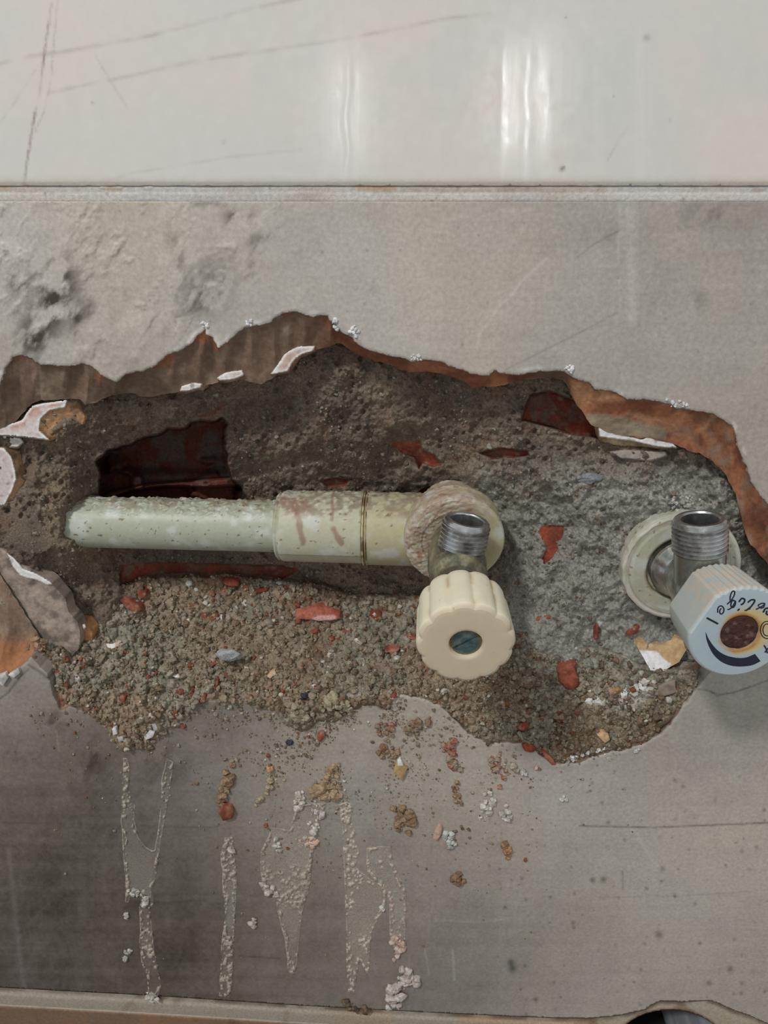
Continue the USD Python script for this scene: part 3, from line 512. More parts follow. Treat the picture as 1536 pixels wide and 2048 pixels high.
# ------------------------------------------------------------------ plumbing
def frame(a, b, ref=(0, 0, 1.0)):
    """Rows: two cross axes and the axis from a to b."""
    ax = unit(np.asarray(b, float) - a); e1 = unit(np.cross(ref, ax)); e2 = np.cross(ax, e1)
    return np.stack([e1, e2, ax])
def lathe(a, fr, prof, seg=96, radius=None, step=None, twist=0.0):
    """Turns the profile [(along, radius), ...] about the axis through a; radius(h, angle, r) may reshape it."""
    prof = np.array(prof, float)
    if step:
        d = np.r_[0, np.cumsum(np.linalg.norm(np.diff(prof, axis=0), axis=1))]
        t = np.unique(np.r_[np.arange(0, d[-1], step), d]); prof = np.stack([np.interp(t, d, prof[:, 0]), np.interp(t, d, prof[:, 1])], 1)
    th = np.linspace(0, 2 * np.pi, seg, endpoint=False) + twist
    h, T = np.meshgrid(prof[:, 0], th, indexing='ij'); r = np.repeat(prof[:, 1:2], seg, 1)
    if radius is not None: r = radius(h, T, r)
    p = a + (r * np.cos(T))[..., None] * fr[0] + (r * np.sin(T))[..., None] * fr[1] + h[..., None] * fr[2]
    n = len(prof); i, k = np.meshgrid(np.arange(n - 1), np.arange(seg), indexing='ij'); k2 = (k + 1) % seg
    A, B, C, D = (i * seg + k).ravel(), (i * seg + k2).ravel(), ((i + 1) * seg + k2).ravel(), ((i + 1) * seg + k).ravel()
    return p.reshape(-1, 3), np.vstack([np.stack([A, B, C], 1), np.stack([A, C, D], 1)])
def capped(prof): return [(prof[0][0], 0.001)] + list(prof) + [(prof[-1][0], 0.001)]
def speckle(c, p, col, amount, size, seed, lo=.62, hi=.72): return mixc(c, lin(*col), amount * smooth(lo, hi, n3(p, size, 3, seed)))

PY = 23.0
PO = P(560, 1053, PY); PX = np.array([[0, 1.0, 0], [0, 0, 1.0], [1.0, 0, 0]])
PXf = np.stack([[0, -1.0, 0], [0, 0, 1.0], [1.0, 0, 0]])
def px_len(u): return P(u, 1053, PY)[0] - PO[0]
pipe = thing('water_pipe', 'pale green plastic water pipe with welded coupling and elbow lying in the hole', 'pipe')
def pvc_color(p, base=(174, 179, 160), yel=(206, 196, 150), ky=.0, top=.8, seed=0):
    c = mixc(np.broadcast_to(lin(*base), p.shape), lin(*yel), np.clip(ky * smooth(.35, .6, n3(p, 12, 3, seed)), 0, 1))
    c = speckle(c, p, (206, 210, 204), .6, 6, seed + 1, .5, .7)
    up = smooth(PO[2] + 6.5, PO[2] + 11.5, p[:, 2])
    c = speckle(c, p, (146, 128, 110), top * up, 2.2, seed + 2, .38, .60)
    c = speckle(c, p, (120, 86, 68), .85, 1.6, seed + 3, .73, .78)
    return speckle(c, p, (70, 58, 50), .8, 1.1, seed + 4, .80, .84)
def grit(seed, k=.5):
    def f(h, T, r):
        q = np.stack([h, r * np.cos(T), r * np.sin(T)], -1); up = smooth(.55, .95, np.sin(T))
        return r + k * up * smooth(.45, .75, n3(q, 1.6, 3, seed)) * 1.5 + .05 * n3(q, 3, 2, seed + 1)
    return f
m = lathe(PO, PXf, capped([(-118, 10.2), (px_len(558), 10.2)]), 200, grit(300), .4)
add('water_pipe/pipe', m, 'plastic', lambda p: pvc_color(p, seed=301))
x1, x2, x3, x4 = px_len(556), px_len(569), px_len(724), px_len(735)
def coupling_radius(h, T, r):
    low = smooth(-.44, -.47, np.sin(T)) * (np.cos(T) > 0) * (h > x2)                       # the moulded flat below the seam
    return grit(310, .35)(h, T, r) - .45 * low
m = lathe(PO, PXf, capped([(x1, 10.4), (x1 + .2, 12.4), (x1 + 1.0, 13.4), (x1 + 1.8, 12.9), (x2 - .4, 13.6), (x2 + .3, 14.2), (x3, 14.3), (x3 + .6, 14.1)]), 220, coupling_radius, .5)
def coup_color(p):
    c = pvc_color(p, (188, 188, 166), (188, 180, 144), .4, .8, 311)
    u, v = proj(p)
    for pts, w in [([(588,1000),(596,1030),(600,1060),(606,1085)], 9), ([(664,990),(666,1020),(664,1040)], 5), ([(668,1058),(676,1075),(682,1086)], 8), ([(570,1000),(592,1022),(610,1010)], 14)]:
        c = mixc(c, lin(150, 118, 100), .8 * smooth(w, w * .4, dist_line(u, v, pts) + (n2(u, v, 14, 3, 312) - .5) * w))
    return c
add('water_pipe/coupling', m, 'plastic', coup_color)
m = lathe(PO, PXf, capped([(x3 + .5, 13.2), (x3 + .8, 14.5), (x3 + 1.4, 14.8), (x3 + 1.7, 13.4), (x3 + 2.0, 13.6), (x3 + 2.3, 14.8), (x3 + 2.7, 14.5), (x3 + 3.0, 13.2)]), 120, lambda h, T, r: r + .25 * (n3(np.stack([h, r * np.cos(T), r * np.sin(T)], -1), 2.5, 3, 320) - .5), .25)
tag(add('water_pipe/weld_bead', m, 'plastic', lambda p: speckle(np.broadcast_to(lin(196, 184, 146), p.shape), p, (104, 76, 44), .9, 3, 321, .4, .6)), 'rolled weld bead browned with dirt')
F1 = P(909, 1084, 6.0); E1 = np.array([F1[0], PY + 2, PO[2]])
elbow = lathe(PO, PXf, capped([(x4 - .6, 13.6), (x4, 14.3), (E1[0] - PO[0] + 4, 14.4), (E1[0] - PO[0] + 9, 13.0)]), 140, grit(330, .3), .7)
add('water_pipe/elbow', elbow, 'plastic', lambda p: pvc_color(p, (186, 182, 154), (184, 174, 130), .6, .8, 331))
K1 = P(932, 1290, -53.0); V1 = frame(F1, K1, (0, 0, 1.0))
if V1[0][0] < 0: V1[0] *= -1; 
V1[1] = np.cross(V1[2], V1[0]); V1[1] *= np.sign(V1[1][2])
def crust1(h, T, r):
    q = np.stack([h, r * np.cos(T), r * np.sin(T)], -1); left = smooth(.1, -.6, np.cos(T)) + .5 * smooth(.3, .9, np.sin(T))
    return r + np.where(r > 9, 1, 0) * np.clip(left, 0, 1) * (.8 * (n3(q, 3.5, 4, 341) - .4) + .7 * (n3(q, 1.0, 3, 347) - .45))
m = lathe(F1, V1, [(-24, 13.5), (-12, 14.5), (-11, 17.6), (-10, 18.4), (-1.2, 18.6), (-.3, 18.1), (0, 17.2), (.1, 15.5), (-.2, 12.4), (-.6, 11.8), (-1.2, 8.0)], 220, crust1, .35)
q = m[0]; dd = (q - F1) @ V1.T; left = np.clip(smooth(6, -10, dd[:, 0] - .35 * dd[:, 1]), 0, 1)
m = (q + V1[2] * (left * smooth(-1.5, -.4, dd[:, 2]) * (1.1 * n3(q, 4, 4, 342) + 1.0 * n3(q, .9, 3, 348) - .5))[:, None], m[1])
def fl1(p):
    c = pvc_color(p, (192, 186, 156), (184, 170, 122), .8, .3, 343)
    d = (p - F1) @ V1.T; l = np.clip(smooth(8, -8, d[:, 0] - .5 * d[:, 1]), 0, 1)
    c = mixc(c, mixc(np.broadcast_to(lin(176, 156, 138), c.shape), lin(198, 190, 176), smooth(.45, .65, n3(p, 3, 3, 344))), .92 * l * smooth(.30, .45, n3(p, 5, 3, 345)))
    return speckle(c, p, (150, 92, 72), .6 * l, 2.5, 346, .62, .7)
add('water_pipe/flange', m, 'plastic', fl1)

# left valve
valve = thing('angle_valve', 'dirty angle valve with cream fluted knob and bare threaded outlet', 'valve')
def olive(p): return speckle(speckle(np.broadcast_to(lin(150, 144, 118), p.shape), p, (96, 96, 84), .8, 5, 350, .4, .6), p, (186, 172, 148), .6, 3, 351, .58, .68)
m = lathe(F1, V1, capped([(-6, 8.2), (3, 8.2), (4, 9.0), (8, 10.0), (16, 10.4), (24, 9.8), (28, 8.0), (44, 7.6)]), 80, None, .8)
add('angle_valve/body', m, 'dull_metal', olive)
def outlet(path, base, top, r, bare, seed, dull):
    fr = frame(base, top, (0, 1.0, 0)); L = np.linalg.norm(top - base)
    prof = [(0, r * .93), (L - 12.2, r * .93)]
    h = L - 12.0
    while h < L - 2.2:
        prof += [(h, r * .90), (h + .55, r * 1.0), (h + .85, r * 1.0), (h + 1.4, r * .90)]; h += 1.55
    prof += [(L - 1.6, r * .95), (L - .5, r * .93), (L, r * .86), (L, r * .72), (L - .6, r * .67), (L - 16, r * .66), (L - 16, .001)]
    m = lathe(base, fr, prof, 96, lambda hh, T, rr: rr + 0 * hh)
    def c(p):
        d = (p - base) @ fr.T; rad = np.hypot(d[:, 0], d[:, 1])
        col = speckle(np.broadcast_to(lin(206, 208, 210), p.shape), p, (150, 150, 146), .7, 4, seed, .45, .65)
        col = mixc(col, lin(*dull), .85 * smooth(L - 9.5, L - 12, d[:, 2]))
        return mixc(col, lin(52, 42, 34), smooth(r * .69, r * .64, rad) * smooth(L - .3, L - 1.5, d[:, 2]))
    return add(path, m, 'chrome', c, smooth=35)
B1 = F1 + V1[2] * 17; T1 = P(935, 1039, B1[1] + .5)
outlet('angle_valve/threaded_outlet', B1, T1, 8.35, True, 355, (146, 138, 112))
def knob1_radius(h, T, r):
    fl = np.abs(np.cos(6 * (T - math.radians(97)))) ; groove = (1 - fl) ** 1.7
    f = np.clip((r - 4.5) / 8, 0, 1)
    return r * (1 - .060 * groove * f)
k0 = np.linalg.norm(K1 - F1) - 20.5; k1 = np.linalg.norm(K1 - F1)
m = lathe(F1, V1, [(k0 + 1, 7.0), (k0, 11.5), (k0 + .3, 13.2), (k0 + 1.2, 14.2), (k0 + 3, 14.55), (k1 - 3, 15.0), (k1 - 1.5, 14.9), (k1 - .6, 14.5), (k1 - .1, 13.7), (k1, 12.5), (k1, 6.0), (k1 - .15, 5.3), (k1 - .7, 5.05), (k1 - 2.6, 4.9), (k1 - 2.6, .001)], 240, knob1_radius, .6)
def knob1_color(p):
    d = (p - F1) @ V1.T; ang = np.degrees(np.arctan2(d[:, 1], d[:, 0])); side = smooth(k1 - .3, k1 - 1.5, d[:, 2])
    c = mixc(np.broadcast_to(lin(214, 198, 172), p.shape), lin(232, 224, 198), side)
    g = (1 - np.abs(np.cos(6 * np.radians(ang - 97)))) ** 4 * side * smooth(.42, .6, n3(p, 7, 3, 360)) * np.hypot(d[:, 0], d[:, 1]).clip(0, 13) / 13
    c = mixc(c, lin(176, 136, 84), .75 * g * (d[:, 1] > -6))
    c = mixc(c, lin(190, 150, 92), .7 * smooth(1.4, .2, np.abs(d[:, 2] - k0 - .8)) * smooth(.45, .6, n3(p, 5, 3, 361)))
    return speckle(c, p, (150, 120, 84), .7, 1.6, 362, .78, .84)
add('angle_valve/knob', m, 'knob_plastic', knob1_color)
sc = trimesh.creation.cylinder(radius=4.75, height=3.0, sections=64)
sc = trimesh.boolean.difference([sc, trimesh.creation.box(extents=[12, .95, 1.3]).apply_transform(trimesh.transformations.rotation_matrix(math.radians(34), [0, 0, 1])).apply_translation([0, 0, 1.5])], engine='manifold')
v = np.array(sc.vertices); v = F1 + v[:, :1] * V1[0] + v[:, 1:2] * V1[1] + (v[:, 2:3] + k1 - 2.9) * V1[2]
def screw1(p):
    d = (p - F1) @ V1.T; r = np.hypot(d[:, 0], d[:, 1])
    c = speckle(np.broadcast_to(lin(116, 134, 132), p.shape), p, (84, 110, 116), .9, 2.5, 365, .4, .6)
    return mixc(c, lin(150, 116, 66), .8 * smooth(4.1, 4.7, r))
sv = trimesh.Trimesh(v, sc.faces, process=False)
for _ in range(3): sv = sv.subdivide()
tag(add('angle_valve/knob/screw', sv, 'dull_metal', screw1, smooth=30), 'slotted blue-grey screw sunk in the knob')

# right wall elbow and valve
F2 = P(1364, 1138, 6.0); K2 = P(1480, 1266, -40.0); V2 = frame(F2, K2)
if V2[0][0] < 0: V2[0] *= -1
V2[1] = np.cross(V2[2], V2[0]); V2[1] *= np.sign(V2[1][2])
NF = np.stack([[1.0, 0, 0], [0, 0, 1.0], [0, -1.0, 0]])
el2 = thing('wall_elbow', 'pale grey-green round pipe fitting set in the mortar behind the printed knob', 'pipe fitting')
m = lathe(F2, NF, [(-26, 14), (-14, 15), (-10, 19.5), (-8, 21.3), (-2, 21.6), (-.6, 21.2), (-.2, 20.4), (-.5, 19.4), (-.35, 18.6), (-.1, 17.6), (0, 13.6), (-.2, 12.9), (-2.5, 12.6), (-3, 11)], 180, lambda h, T, r: r + (r > 19) * (n3(np.stack([h, r * np.cos(T), r * np.sin(T)], -1), 3, 4, 370) - .4) * 1.0 * smooth(.6, -.6, np.cos(T)), .5)
def fl2(p):
    c = pvc_color(p, (188, 188, 172), (182, 178, 152), .5, .0, 371); d = (p - F2) @ NF.T; r = np.hypot(d[:, 0], d[:, 1])
    c = mixc(c, lin(206, 200, 190), .8 * smooth(18.6, 20, r) * smooth(.4, .55, n3(p, 4, 3, 372)))
    c = mixc(c, lin(146, 124, 100), .8 * smooth(.9, .2, np.abs(r - 13)) * smooth(.3, .5, n3(p, 6, 3, 373)))
    return mixc(c, lin(150, 140, 124), .6 * smooth(.5, .1, np.abs(r - 19.2)))
add('wall_elbow/body', m, 'plastic', fl2)
valve2 = thing('angle_valve_001', 'chromed angle valve with pale blue-grey printed knob and threaded outlet', 'valve')
def chr2(p): return speckle(speckle(np.broadcast_to(lin(206, 210, 212), p.shape), p, (120, 128, 120), .8, 6, 380, .45, .6), p, (186, 176, 164), .9, 2.5, 381, .50, .58)
m = lathe(F2, NF, capped([(-3, 11.6), (.6, 11.6), (1.4, 11.2), (4.5, 9.0), (6, 8.0)]), 96, None, .6)
tag(add('angle_valve_001/collar', m, 'chrome', chr2), 'chrome collar crusted with grey cement')
L2 = np.linalg.norm(K2 - F2)
m = lathe(F2, V2, capped([(0, 8.4), (4, 8.4), (7, 9.2), (14, 9.8), (22, 9.4), (26, 7.5), (L2 - 8, 7.5)]), 80, None, .8)
add('angle_valve_001/body', m, 'chrome', chr2)
B2 = F2 + V2[2] * 17; B2 = P(1399, proj(B2)[1], B2[1]); T2 = P(1400, 1036, B2[1] + 1.0)
outlet('angle_valve_001/threaded_outlet', B2, T2, 9.0, False, 385, (172, 178, 172))
FLATS = (math.radians(154), math.radians(38))
def knob2_radius(h, T, r):
    f = np.ones_like(r)
    for c in FLATS:
        d = np.angle(np.exp(1j * (T - c))); f = np.minimum(f, np.where(np.abs(d) < math.radians(26.5), math.cos(math.radians(26.5)) / np.cos(d), 1.0) )
    top = np.angle(np.exp(1j * (T - math.radians(97)))); rid = smooth(math.radians(31), math.radians(27), np.abs(top))
    g = np.clip((r - 9) / 5, 0, 1)
    return r * (1 + (f - 1) * g) + .22 * rid * g * np.cos(T * 45)
b0 = L2 - 20.5
m = lathe(F2, V2, [(b0 + 1.5, 6), (b0, 11.5), (b0 + .2, 13.8), (b0 + 1.2, 14.6), (L2 - 1.2, 15.9), (L2 - .4, 15.7), (L2, 15.1), (L2, 6.4), (L2 - .2, 6.0), (L2 - 1.2, 5.9), (L2 - 1.2, .001)], 360, knob2_radius, .5)
def knob2_color(p):
    d = (p - F2) @ V2.T; r = np.hypot(d[:, 0], d[:, 1]); face = smooth(L2 - .6, L2 - .1, d[:, 2])
    c = mixc(np.broadcast_to(lin(186, 194, 190), p.shape), lin(178, 194, 200), face)
    ang = np.degrees(np.arctan2(d[:, 1], d[:, 0]))
    halo = smooth(9.8, 6.2, r + 3.2 * (n3(p, 4, 3, 390) - .5) - 1.8 * np.cos(np.radians(ang - 20)))
    c = mixc(c, mixc(np.broadcast_to(lin(206, 190, 140), c.shape), lin(186, 124, 48), smooth(8.0, 6.0, r + 2 * (n3(p, 3, 3, 391) - .5))), face * halo)
    dirt = (1 - face) * smooth(.35, .55, n3(p, 3, 3, 392)) * smooth(4, 9, d[:, 1])
    return mixc(c, lin(206, 194, 178), .75 * dirt)
add('angle_valve_001/knob', m, 'knob_plastic', knob2_color)
m = lathe(F2 + V2[2] * (L2 - 1.2), V2, [(-.5, 5.9), (.5, 5.9), (.9, 5.6), (1.1, 4.5), (1.2, .001)], 64, None, .4)
q = m[0] + V2[2] * ((n3(m[0], 1.6, 3, 395) - .5) * .9)[:, None]
tag(add('angle_valve_001/knob/screw', (q, m[1]), 'brick', lambda p: speckle(np.broadcast_to(lin(74, 50, 46), p.shape), p, (120, 92, 84), .7, 1.6, 396, .6, .7)), 'dark rusted round screw in the middle of the knob')

# the print on the face of the right knob, drawn on the plane of that face
FACE = F2 + V2[2] * (L2 + .02)
def on_face(u, v):
    d = (np.array([(u - W / 2) / F, -(v - H / 2) / F, -1.0])) @ M.T
    t = ((FACE - EYE) @ V2[2]) / (d @ V2[2]); q = EYE + d * t - FACE
    return np.array([q @ V2[0], q @ V2[1]])
def zpix(pts): return [on_face(1336 + x * .13021, 1110 + y * .13021) for x, y in pts]
def curve(pts, n=10):
    """A smooth line through the points."""
    p = np.array(pts, float); q = np.vstack([2 * p[0] - p[1], p, 2 * p[-1] - p[-2]]); out = []
    for k in range(1, len(q) - 2):
        t = np.linspace(0, 1, n, endpoint=False)[:, None]
        out.append(.5 * (2 * q[k] + (q[k + 1] - q[k - 1]) * t + (2 * q[k - 1] - 5 * q[k] + 4 * q[k + 1] - q[k + 2]) * t ** 2 + (3 * q[k] - q[k - 1] - 3 * q[k + 1] + q[k + 2]) * t ** 3))
    return np.vstack(out + [p[-1:]])
ink = []
def stroke(pts, w, closed=False): ink.append(LineString(curve(zpix(pts + ([pts[0]] if closed else [])))).buffer(w * .66))
stroke([(762,878),(764,826),(788,788),(826,784),(856,822),(852,872),(826,904),(800,896),(792,860),(812,824)], .30)
stroke([(1032,716),(1000,694),(972,726),(966,776),(984,806),(1016,790),(1034,748),(1036,710)], .34)
stroke([(1034,712),(990,790),(950,826),(920,838)], .30); stroke([(968,740),(952,660),(974,580),(1004,552),(1024,572),(1012,628),(968,696),(912,752)], .30)
stroke([(1094,712),(1130,668),(1170,676),(1176,706),(1152,746),(1126,760)], .40); stroke([(1076,846),(1090,834)], .42)
stroke([(1232,722),(1276,690),(1326,690),(1322,724),(1270,796),(1204,848)], .40); stroke([(1180,850),(1260,826)], .26)
stroke([(1356,832),(1420,800),(1470,766),(1484,744),(1440,742),(1394,764),(1384,780)], .30); stroke([(1484,746),(1468,800),(1430,812),(1402,798)], .34)
stroke([(1466,872),(1490,830),(1530,816),(1566,842),(1570,890),(1540,916),(1510,900),(1516,866)], .42)
stroke([(1640,900),(1680,850),(1700,900),(1660,960)], .34); stroke([(1740,980),(1830,1060),(1800,1120),(1740,1060)], .34)
stroke([(604,970),(758,1052)], .46)
ink.append(Polygon(np.vstack([curve(zpix([(576,1184),(592,1300),(644,1436),(722,1556),(840,1650),(980,1700),(1130,1710),(1290,1690),(1420,1630)]), 8), zpix([(1335,1520)]), curve(zpix([(1335,1520),(1200,1574),(1060,1580),(900,1545),(780,1478),(690,1386),(620,1280),(582,1190)]), 8)])).buffer(0))
for rx, ry in ((100, 132), (62, 92)): stroke([(1520 + rx * math.cos(a), 1150 + ry * math.sin(a)) for a in np.linspace(0, 2 * math.pi, 13)[:-1]], .22, True)
stroke([(1478,1392),(1506,1440),(1524,1500)], .34); stroke([(1492,1490),(1530,1440),(1570,1410)], .34)
ink = shapely.union_all(ink)
pm = trimesh.util.concatenate([trimesh.creation.extrude_polygon(g, .06, engine='earcut') for g in getattr(ink, 'geoms', [ink])])
q = np.array(pm.vertices); q = FACE + q[:, :1] * V2[0] + q[:, 1:2] * V2[1] + q[:, 2:3] * V2[2]
tag(add('angle_valve_001/knob/print', (q, pm.faces), 'print_ink', None, smooth=False), 'dark blue script lettering and crescent dial mark')

# the pipe end in the round hole at the bottom edge
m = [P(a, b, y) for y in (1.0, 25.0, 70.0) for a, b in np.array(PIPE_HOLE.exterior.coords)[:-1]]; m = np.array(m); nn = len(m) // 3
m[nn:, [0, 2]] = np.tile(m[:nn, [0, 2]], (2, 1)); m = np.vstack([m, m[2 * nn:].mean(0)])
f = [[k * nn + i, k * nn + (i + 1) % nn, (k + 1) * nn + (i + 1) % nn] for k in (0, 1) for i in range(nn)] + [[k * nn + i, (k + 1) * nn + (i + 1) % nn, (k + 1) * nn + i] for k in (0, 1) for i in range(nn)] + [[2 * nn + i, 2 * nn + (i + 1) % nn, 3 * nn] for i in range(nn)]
tag(add('wall_back/hole_lining', (m, np.array(f)), 'hole_shade', None), 'lining of the round pipe hole, coloured dark for the shade inside')  # added sleeve; its dark colour stands for the shade deep in the hole
dp = thing('drain_pipe', 'grey-blue pipe end inside the round hole at the bottom edge', 'pipe')
DO = P(1420, 2108, 7.0)
m = lathe(DO, NF, [(-70, 17), (-3, 17), (-.6, 16.8), (0, 16), (0, 14), (-.6, 13.4), (-70, 13.2)], 96, None)
add('drain_pipe/pipe', m, 'plastic', lambda p: speckle(np.broadcast_to(lin(150, 160, 168), p.shape), p, (110, 112, 110), .7, 6, 398, .45, .65), smooth=40)

# ------------------------------------------------------------------ the heap of rubble in the bottom of the hole
HEAP = Polygon(rough([(75,1275),(100,1262),(150,1236),(196,1196),(240,1168),(290,1150),(370,1150),(450,1146),(560,1156),(640,1166),(700,1182),(850,1184),(900,1200),(1000,1236),(1060,1266),(1100,1288),(1180,1290),(1240,1304),(1290,1326),(1400,1340),(1396,1378),(1345,1446),(1290,1488),(1210,1508),(1125,1530),(1085,1512),(1050,1492),(985,1486),(935,1470),(900,1432),(868,1406),(800,1394),(775,1424),(735,1412),(700,1428),(674,1452),(640,1446),(604,1470),(566,1452),(545,1424),(500,1416),(440,1404),(400,1412),(376,1452),(340,1462),(318,1488),(300,1500),(262,1508),(238,1502),(222,1480),(190,1440),(150,1420),(130,1412),(112,1390),(98,1345),(80,1310)], 5, 9, 400, size=26)).buffer(0)
if HEAP.geom_type != 'Polygon': HEAP = max(HEAP.geoms, key=lambda g: g.area)
HEAPF = field([(60,1270,14),(150,1215,24),(196,1190,30),(240,1165,36),(300,1150,40),(450,1146,41),(600,1158,40),(750,1182,38),(880,1210,32),(980,1240,24),(150,1255,19),(200,1250,21),(300,1250,27),(450,1250,28),(600,1260,26),(750,1270,25),(900,1300,18),(1000,1330,14),(100,1300,9),(150,1320,8),(250,1340,10),(350,1340,11),(450,1340,9),(600,1340,8),(750,1345,7),(900,1370,5),
 (80,1340,4),(120,1385,1),(200,1425,-1),(300,1440,-2),(260,1480,-1.6),(300,1500,-.4),(400,1400,-1),(500,1400,-1.2),(600,1405,-2.4),(700,1400,-1.6),(620,1450,-1.8),(800,1390,-.2),(880,1412,0),(1050,1330,13),(1100,1295,15),(1150,1350,11),(1250,1330,10),(1330,1350,6.5),(1100,1420,6),(1200,1420,4.5),(1300,1420,2.5),(1350,1420,.8),(1000,1430,3),(1050,1480,0.3),(940,1450,0),(1150,1505,-.3),(1250,1490,-.2),(1330,1450,-.2),(1390,1385,.6),(1400,1350,2.5),(1000,1486,-.6)], (40,1100), (1460,1560), 6, 1.8)
_g = np.random.default_rng(17)
GA = np.stack([_g.uniform(40, 1460, 8200), _g.uniform(1120, 1540, 8200), _g.uniform(3.0, 8.5, 8200)], 1); GT = cKDTree(GA[:, :2])
GB = np.stack([_g.uniform(40, 1460, 1500), _g.uniform(1120, 1540, 1500), _g.uniform(8, 17, 1500)], 1); GBT = cKDTree(GB[:, :2])
GTONE = _g.random(len(GA)); GRED = _g.random(len(GA))
def caps(u, v, pts, tree, k=4):
    d, i = tree.query(np.stack([u, v], 1), k=k); r = pts[i, 2]
    h = r * np.sqrt(np.clip(1 - (d / r) ** 2, 0, 1)); j = h.argmax(1)
    return h[np.arange(len(u)), j], i[np.arange(len(u)), j]
def heap_base(u, v):
    e = sdf(HEAP, u, v)
    y = HEAPF(u, v)
    out = MORT(u, v) + 6
    y = np.where(inside(HOLE, u, v), y + smooth(7, -2, e) * np.maximum(0, np.minimum(out - y, 5)), y + smooth(9, -1, e) * (0.6 - y))
    return y
def heap_depth(u, v):
    ha, _ = caps(u, v, GA, GT); hb, _ = caps(u, v, GB, GBT)
    e = smooth(-1, 14, sdf(HEAP, u, v)); coarse = 0.45 + 0.8 * smooth(.35, .65, n2(u, v, 150, 3, 410))
    rel = (0.20 * ha + 0.12 * hb * coarse + 3.5 * (n2(u, v, 60, 4, 411) - .5) + 1.2 * (n2(u, v, 5, 2, 412) - .5)) * (0.35 + 0.65 * e)
    return heap_base(u, v) + 0.9 - rel
def heap_color(u, v):
    _, k = caps(u, v, GA, GT)
    tone = GTONE[k]; fine = n2(u, v, 60, 4, 413)
    sand = lin(150, 134, 114); grey = lin(146, 140, 126); brown = lin(128, 106, 86)
    c = mixc(np.broadcast_to(sand, u.shape + (3,)), grey, smooth(.42, .6, n2(u, v, 130, 3, 414)))
    c = mixc(c, brown, .8 * smooth(.55, .68, n2(u, v, 90, 3, 415)))
    c = mixc(c, lin(158, 158, 148), .7 * smooth(960, 1180, u) * smooth(1420, 1320, v))
    c = c * (.78 + .44 * tone)[..., None]
    red = GRED[k] < .008 + .035 * smooth(.52, .66, n2(u, v, 120, 3, 416)) + .04 * (np.hypot(u - 1080, (v - 1490)) < 80)
    c = np.where(red[..., None], lin(146, 86, 64), c)
    white = GRED[k] > .993; c = np.where(white[..., None], lin(206, 204, 196), c)
    c = mixc(c, lin(164, 124, 102), .5 * smooth(.56, .68, n2(u, v, 70, 3, 417)) * (u < 1000))
    for (a, b, ra, rb, s_) in [(1280,1388,34,16,.9),(1215,1392,24,12,.7),(1330,1362,14,8,.5),(1240,1415,22,10,.6)]:
        c = mixc(c, lin(212, 210, 206), s_ * np.exp(-((u - a) / ra) ** 2 - ((v - b + (u - a) * .35) / rb) ** 2) * smooth(.4, .56, n2(u, v, 14, 3, 418)))
    return mixc(c, lin(186, 146, 104), .75 * smooth(10, 2, dist_line(u, v, [(1040,1396),(1100,1398),(1160,1394),(1240,1380)])) * smooth(.45, .6, n2(u, v, 26, 3, 419)))
heap = thing('rubble_heap', 'sloping heap of crumbled grey mortar and brick grit filling the bottom of the hole', 'rubble', None, 'stuff')
p, t, uv = relief(HEAP, heap_depth, 1.75, lambda y: y + 4.0)
add('rubble_heap/slope', (p, t), 'rubble', heap_color(uv[:, 0], uv[:, 1]))
def surf(u, v):
    u, v = np.atleast_1d(np.asarray(u, float)), np.atleast_1d(np.asarray(v, float))
    return np.where(inside(HEAP, u, v), heap_base(u, v), np.where(inside(HOLE, u, v), MORT(u, v), 0.0))

def rock(seed, sub=2, amp=.35, size=.9, squash=(1, 1, 1)):
    m = trimesh.creation.icosphere(sub, 1.0); v = np.array(m.vertices); g = np.random.default_rng(seed + 5000)
    for _ in range(7):                                   # a few flat broken faces
        n = unit(g.normal(size=3)); h = g.uniform(.55, .9); d = v @ n; v = v - np.clip(d - h, 0, None)[:, None] * n
    v = v * (1 + amp * 2 * (n3(v + seed * 9.7, size, 3, seed) - .5))[:, None] * np.array(squash)
    return trimesh.Trimesh(v, m.faces, process=False)
def scatter(path, pts, radii, tints, mats, seed, kind='stuff'):
    """Grains at the points as one point instancer with rough prototypes."""
    pi = UsdGeom.PointInstancer.Define(stage, '/World/' + path)
    g = np.random.default_rng(seed); rel = pi.CreatePrototypesRel()
    for k, (tint, mat) in enumerate(zip(tints, mats)):
        pp = f'{path}/grain_{k + 1:03d}' if k else f'{path}/grain'
        r = rock(seed + k, 2, .5, .6)
        m = usdkit.mesh(stage, '/World/' + pp, (np.array(r.vertices) * .001, r.faces), '/World/Looks/' + mat, smooth=40)
        UsdGeom.PrimvarsAPI(m).CreatePrimvar('tint', Sdf.ValueTypeNames.Color3fArray, 'vertex').Set(Vt.Vec3fArray.FromNumpy(np.tile(np.asarray(tint, np.float32), (len(m.GetPointsAttr().Get()), 1))))
        rel.AddTarget(m.GetPath())
    n = len(pts); q = g.normal(size=(n, 4)); q /= np.linalg.norm(q, axis=1, keepdims=True)
    pi.CreatePositionsAttr(Vt.Vec3fArray.FromNumpy(world(pts).astype(np.float32)))
    pi.CreateOrientationsAttr(Vt.QuathArray([Gf.Quath(*map(float, a)) for a in q]))
    pi.CreateScalesAttr(Vt.Vec3fArray.FromNumpy((radii[:, None] * g.uniform(.75, 1.3, (n, 3))).astype(np.float32)))
    w = np.array([.27, .22, .21, .12, .12, .04, .02][:len(tints)]); w = w / w.sum()
    pi.CreateProtoIndicesAttr(Vt.IntArray.FromNumpy(g.choice(len(tints), n, p=w).astype(np.int32)))
    return tag(pi.GetPrim(), None, None, None, kind)
GT_ = [lin(152, 138, 117), lin(138, 128, 111), lin(128, 109, 89), lin(158, 150, 133), lin(110, 95, 81), lin(142, 84, 64), lin(196, 190, 178)]
g = np.random.default_rng(23)
